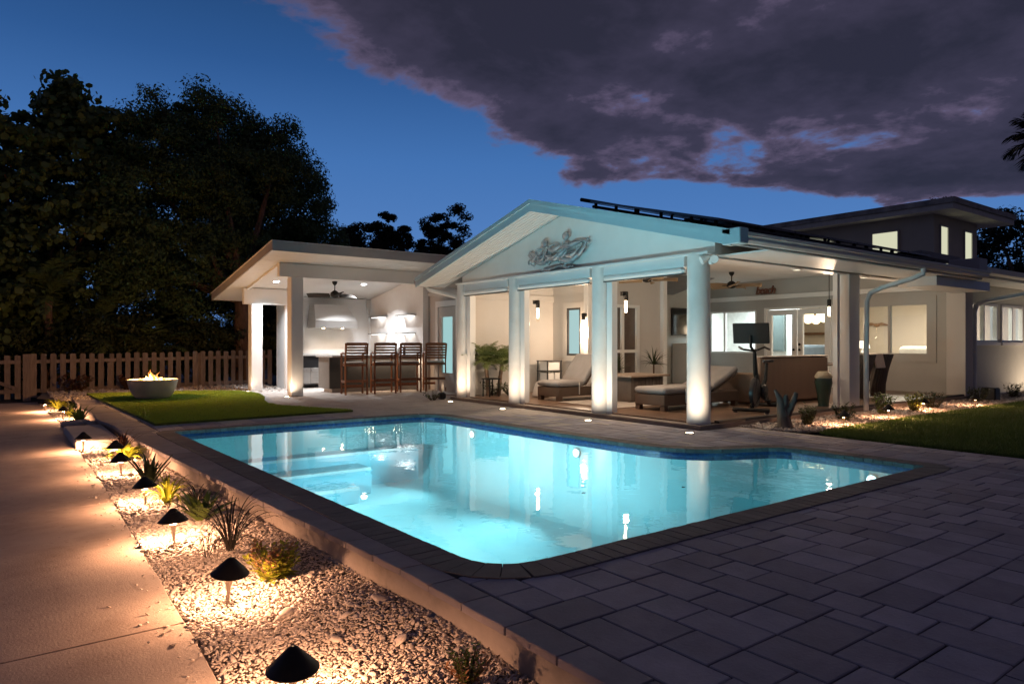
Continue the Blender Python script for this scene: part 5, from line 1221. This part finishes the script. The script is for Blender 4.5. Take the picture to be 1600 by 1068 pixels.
for x, y, h, lab, ln in ((8.42, 12.1, .70, 'left feathery pygmy palm between the first two columns', (-.06, .02)), (8.62, 12.0, .66, 'right feathery pygmy palm between the first two columns', (.05, -.05))):
    palm('pygmy_palm', lab, (x, y, Z0), h, 30, .60, .17, PG, .04, LEAF_PALM, ln, 8, 24, .007)
for x, y, s, lab in ((8.55, 12.1, .26, 'low dark groundcover plant left of the pygmy palms'), (8.8, 11.8, .24, 'low dark groundcover plant right of the pygmy palms')):
    s1, l1 = sprigs(26, s, .2, .07, 9, .6); plant('potted_groundcover', lab, 'plant', (x, y, Z0), [('stems', s1, STEMM), ('leaves', l1, LEAF_C)])
t = thing('side_table', 'small dark side table in front of the pygmy palms', 'table', (8.35, 11.9, Z0)); MB().box(8.2, 8.5, 11.75, 12.05, .44, .465, .004).build('top', BLACK, t)
for a in (8.22, 8.46):
    for b_ in (11.77, 12.01): MB().box(a, a+.02, b_, b_+.02, Z0, .44).build('leg', BLACK, t)
for x, y, h, fl_, nf_, lab in ((11.15, 10.95, .5, .42, 16, 'potted spiky plant before the dark glass door'), (12.35, 10.95, .62, .45, 18, 'potted spiky plant right of the dark glass door')):
    t = thing('potted_plant', lab, 'plant', (x, y, Z0), 'potted plants by the glass door'); MB().lathe([(.12, 0), (.16, .28), (.15, .28), (.13, .26)], (x, y, Z0), 20).build('pot', DGREY, t); tr = MB().tube([(x, y, .3), (x, y, Z0+h)], .02, 8); tr.build('stem', BARK, t)
    mm = straps(46, fl_, .016, 1.1, (5, 88), (0, 0, 0)); mm.v = [(a+x, b+y, c+Z0+h) for a, b, c in mm.v]; mm.build('leaves', LEAF_AG, t, recalc=False)
# landscaping bits at the left column base
t = thing('garden_ornament', 'round pale shell-like ornament at the foot of the left column', 'ornament', (7.55, 12.62, 0)); b = MB().lathe([(.10, -.03), (.12, 0), (.10, .03)], n=18); M = Matrix.Rotation(PI/2, 3, 'Y') @ Matrix.Rotation(.4, 3, 'X'); b.v = [tuple(M @ Vector(q)+Vector((7.62, 12.7, .26))) for q in b.v]; b.build('disc', STEPC, t); MB().box(7.55, 7.7, 12.62, 12.78, 0, .15, .03).build('base', BLACKP, t)
s1, l1 = sprigs(22, .16, .14, .05, 8, .6); plant('dark_tuft', 'dark leafy tuft at the foot of the leftmost column', 'plant', (7.35, 12.6, 0), [('stems', s1, STEMM), ('leaves', l1, LEAF_C)])

# ------------------------------------------------------------------ trees
def leaf_cloud(centers, radii, per, size, quad=True, up=.35, flat=.6):
    """leaves scattered round clump centres; returns (k, n, 3)"""
    c = np.repeat(centers, per, 0); r = np.repeat(radii, per); k = len(c)
    p = rng.normal(0, 1, (k, 3)); p /= np.linalg.norm(p, axis=1)[:, None]; p *= (rng.random(k)**.45)[:, None]; p[:, 2] *= flat
    pos = c+p*r[:, None]
    nrm = p+rng.normal(0, .55, (k, 3)); nrm[:, 2] += up; nrm /= np.linalg.norm(nrm, axis=1)[:, None]
    t = np.cross(nrm, rng.normal(0, 1, (k, 3))); t /= np.linalg.norm(t, axis=1)[:, None]; b = np.cross(nrm, t); s = (size*rng.uniform(.6, 1.35, k))[:, None]
    if quad: return np.stack([pos-t*s, pos+b*s*.42+nrm*s*.1, pos+t*s, pos-b*s*.42+nrm*s*.1], 1)
    a = np.arange(6)/6*2*PI
    return np.stack([pos+t*s*math.cos(q)+b*s*math.sin(q)*.9 for q in a], 1)
def tree(name, lab, base, th, tr, lobes, nclump, cr, per, size, mat_, quad=True, limbs=10, group=None, cat='tree', bark=BARK, flat=.6):
    x, y, z = base; t = thing(name, lab, cat, base, group); cs = []; lw = np.array([l[3]*l[4]*l[5] for l in lobes])**.62; lw = lw/lw.sum()
    for _ in range(nclump):
        l = lobes[rng.choice(len(lobes), p=lw)]; v = rng.normal(0, 1, 3); v /= np.linalg.norm(v); q = (.45+.55*rng.random()**.6)
        cs.append((l[0]+v[0]*l[3]*q, l[1]+v[1]*l[4]*q, max(l[2]+v[2]*l[5]*q, z+.3)))
    cs = np.array(cs); rad = cr*rng.uniform(.55, 1.3, nclump)
    V = leaf_cloud(cs, rad, per, size, quad, flat=flat)
    np_mesh('crown', V, 4 if quad else 6, mat_, t, [(0, 1, 2), (0, 2, 3)] if quad else [(0, 1, 2, 3, 4, 5)])
    m = MB(); top = (x, y, z+th); m.tube([(x, y, z-.1), (x+.03, y, z+.25), (x-.02, y+.02, z+th*.6), top], [tr*1.5, tr*1.05, tr*.95, tr*.8], 12); m.build('trunk', bark, t)
    far = sorted(range(nclump), key=lambda i: random.random())[:limbs]; m = MB()
    for i in far:
        e = Vector(cs[i]); s = Vector(top)-Vector((0, 0, random.uniform(0, th*.25))); mid = s.lerp(e, .5)+Vector((random.uniform(-.3, .3), random.uniform(-.3, .3), random.uniform(-.1, .4))); m.tube([s, s.lerp(mid, .5), mid, e], [tr*.5, tr*.38, tr*.25, tr*.08], 7)
    m.build('limb', bark, t); return t
TG = 'big dark trees behind the picket fence'
tree('broadleaf_tree', 'huge dark broad-crowned tree rising behind the cabana', (6.2, 22.4, -.15), 3.2, .27,
     [(5.9, 24.0, 5.6, 3.3, 2.6, 3.1), (4.4, 23.6, 5.2, 2.6, 2.4, 3.0), (7.6, 24.2, 5.4, 2.2, 2.2, 2.6), (5.4, 24.0, 7.2, 2.5, 2.2, 1.9), (6.9, 24.4, 7.0, 2.3, 2.0, 1.8), (8.5, 24.6, 4.3, 1.4, 1.4, 1.3), (4.6, 22.6, 3.3, 2.0, 1.4, 1.5), (3.2, 22.8, 3.9, 1.2, 1.0, 1.6)]+[(x_, 23.8+.1*math.sin(x_*7), z_, .32, .32, .85) for x_, z_ in ((3.3, 7.6), (3.9, 8.2), (4.6, 8.5), (5.3, 8.8), (5.9, 8.9), (6.6, 8.7), (7.3, 8.6), (7.9, 8.2), (8.6, 7.4), (9.1, 6.5), (9.5, 5.5), (9.7, 4.6), (2.9, 6.6))], 860, .58, 210, .062, LEAF_A, limbs=22, group=TG)
tree('seagrape_tree', 'tall seagrape tree with round leaves at the left edge', (.8, 23.6, -.15), 2.2, .2,
     [(1.2, 23.6, 4.4, 2.2, 1.8, 3.6), (.2, 23.4, 5.6, 2.0, 1.6, 2.4), (2.0, 24.0, 6.6, 1.5, 1.4, 2.2), (-.6, 22.8, 3.4, 1.8, 1.4, 2.8), (1.7, 23.8, 7.8, .9, .9, 1.1), (.9, 23.6, 2.6, 2.0, 1.2, 1.8), (1.4, 23.7, 8.3, .3, .3, .6), (2.2, 23.7, 7.7, .3, .3, .6), (-.2, 23.4, 7.0, .35, .3, .6)], 420, .5, 52, .085, LEAF_B, False, 16, TG)
tree('seagrape_tree', 'lower seagrape tree in front of its tall neighbour', (-1.6, 22.6, -.15), 1.8, .16,
     [(-1.4, 22.6, 3.4, 1.9, 1.3, 2.6), (-.2, 22.4, 2.4, 1.6, 1.1, 1.8), (-2.6, 23, 4.6, 1.8, 1.4, 2.6)], 240, .45, 52, .085, LEAF_B, False, 10, TG)
SG = 'shrubs massed behind the fence'
for x, y, h, r, lab in ((.2, 21.9, 1.5, .9, 'dark shrub behind the gate'), (1.9, 22.0, 1.7, 1.0, 'dark shrub behind the left part of the fence'), (3.5, 22.1, 1.9, 1.1, 'dark shrub behind the fence above the fire bowl'), (5.0, 22.3, 1.7, 1.0, 'dark shrub beside the brown tree trunk'), (7.4, 21.8, 1.6, .8, 'dark shrub seen through the cabana opening'), (-1.6, 21.8, 1.6, 1.0, 'dark shrub at the far left behind the fence'), (8.9, 22.6, 2.3, 1.2, 'dark tall shrub hidden behind the cabana roof')):
    tree('dense_shrub', lab, (x, y, -.18), .5, .05, [(x, y, h*.55, r, r*.7, h*.62)], 60, .38, 90, .07, LEAF_C, True, 8, SG, 'shrub')
for x, y, h, lab in ((2.3, 22.6, 1.6, 'arching feather palm among the dark trees above the fence'), (3.4, 22.0, .9, 'low feather palm tucked behind the picket fence'), (1.1, 22.3, 2.6, 'feather palm half buried in the seagrape leaves')):
    palm('feather_palm', lab, (x, y, -.15), h, 16, 1.6, .42, 'feather palms behind the fence', .09, LEAF_PALM if False else LEAF_B, (0, -.1), 0, 26, .016)
for x, y, h, r, lab in ((-3.2, 25.6, 6.0, 2.0, 'tall dark thicket at the far left behind the seagrape'), (.2, 26.2, 6.6, 2.2, 'tall dark thicket behind the seagrape trunk'), (3.2, 26.6, 6.2, 2.2, 'tall dark thicket between the two big trees'), (6.6, 26.8, 3.6, 2.2, 'tall dark thicket behind the brown trunk'), (9.8, 27.4, 3.4, 2.2, 'tall dark thicket seen past the cabana post')):
    tree('thicket', lab, (x, y, -.2), .8, .08, [(x, y, h*.5, r, r*.6, h*.52)], 230, .55, 110, .075, LEAF_C, True, 8, 'thickets behind the big trees', 'thicket')
FG = 'trees silhouetted far behind'
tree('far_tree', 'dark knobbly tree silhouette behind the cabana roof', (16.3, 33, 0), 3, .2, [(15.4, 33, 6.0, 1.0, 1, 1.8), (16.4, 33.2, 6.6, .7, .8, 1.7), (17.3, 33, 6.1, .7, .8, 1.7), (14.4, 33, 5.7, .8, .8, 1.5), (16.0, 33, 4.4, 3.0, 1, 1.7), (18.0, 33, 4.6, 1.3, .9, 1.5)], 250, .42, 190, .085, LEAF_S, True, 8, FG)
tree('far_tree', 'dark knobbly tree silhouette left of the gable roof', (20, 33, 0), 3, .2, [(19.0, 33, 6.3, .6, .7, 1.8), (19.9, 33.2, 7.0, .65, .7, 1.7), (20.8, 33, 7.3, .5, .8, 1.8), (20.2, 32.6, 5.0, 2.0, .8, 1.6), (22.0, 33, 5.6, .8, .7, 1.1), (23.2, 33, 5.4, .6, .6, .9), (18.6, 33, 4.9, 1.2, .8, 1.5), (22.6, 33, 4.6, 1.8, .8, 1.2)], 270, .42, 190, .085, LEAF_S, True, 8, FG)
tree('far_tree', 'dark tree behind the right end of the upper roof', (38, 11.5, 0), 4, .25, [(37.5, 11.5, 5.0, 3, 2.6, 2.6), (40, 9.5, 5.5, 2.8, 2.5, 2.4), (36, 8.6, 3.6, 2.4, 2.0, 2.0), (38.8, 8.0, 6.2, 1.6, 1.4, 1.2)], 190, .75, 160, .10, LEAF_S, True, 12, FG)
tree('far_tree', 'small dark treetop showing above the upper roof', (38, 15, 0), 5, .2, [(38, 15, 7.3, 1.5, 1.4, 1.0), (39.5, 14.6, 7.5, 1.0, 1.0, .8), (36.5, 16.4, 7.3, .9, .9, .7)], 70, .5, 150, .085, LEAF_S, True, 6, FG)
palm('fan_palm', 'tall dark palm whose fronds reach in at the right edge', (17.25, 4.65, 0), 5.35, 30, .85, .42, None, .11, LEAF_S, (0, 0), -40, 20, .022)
# fallen leaves on the water, path specks
for x, y, lab in ((3.9, 4.25, 'tiny dark leaf floating on the middle of the pool'), (4.75, 3.9, 'tiny dark leaf floating near the dark patio side of the pool')):
    tag(mesh_obj('floating_leaf', [(x, y, WATER+.004), (x+.03, y+.012, WATER+.008), (x+.06, y, WATER+.004), (x+.03, y-.012, WATER+.004)], [(0, 1, 2, 3)], LEAF_D), lab, 'leaf')
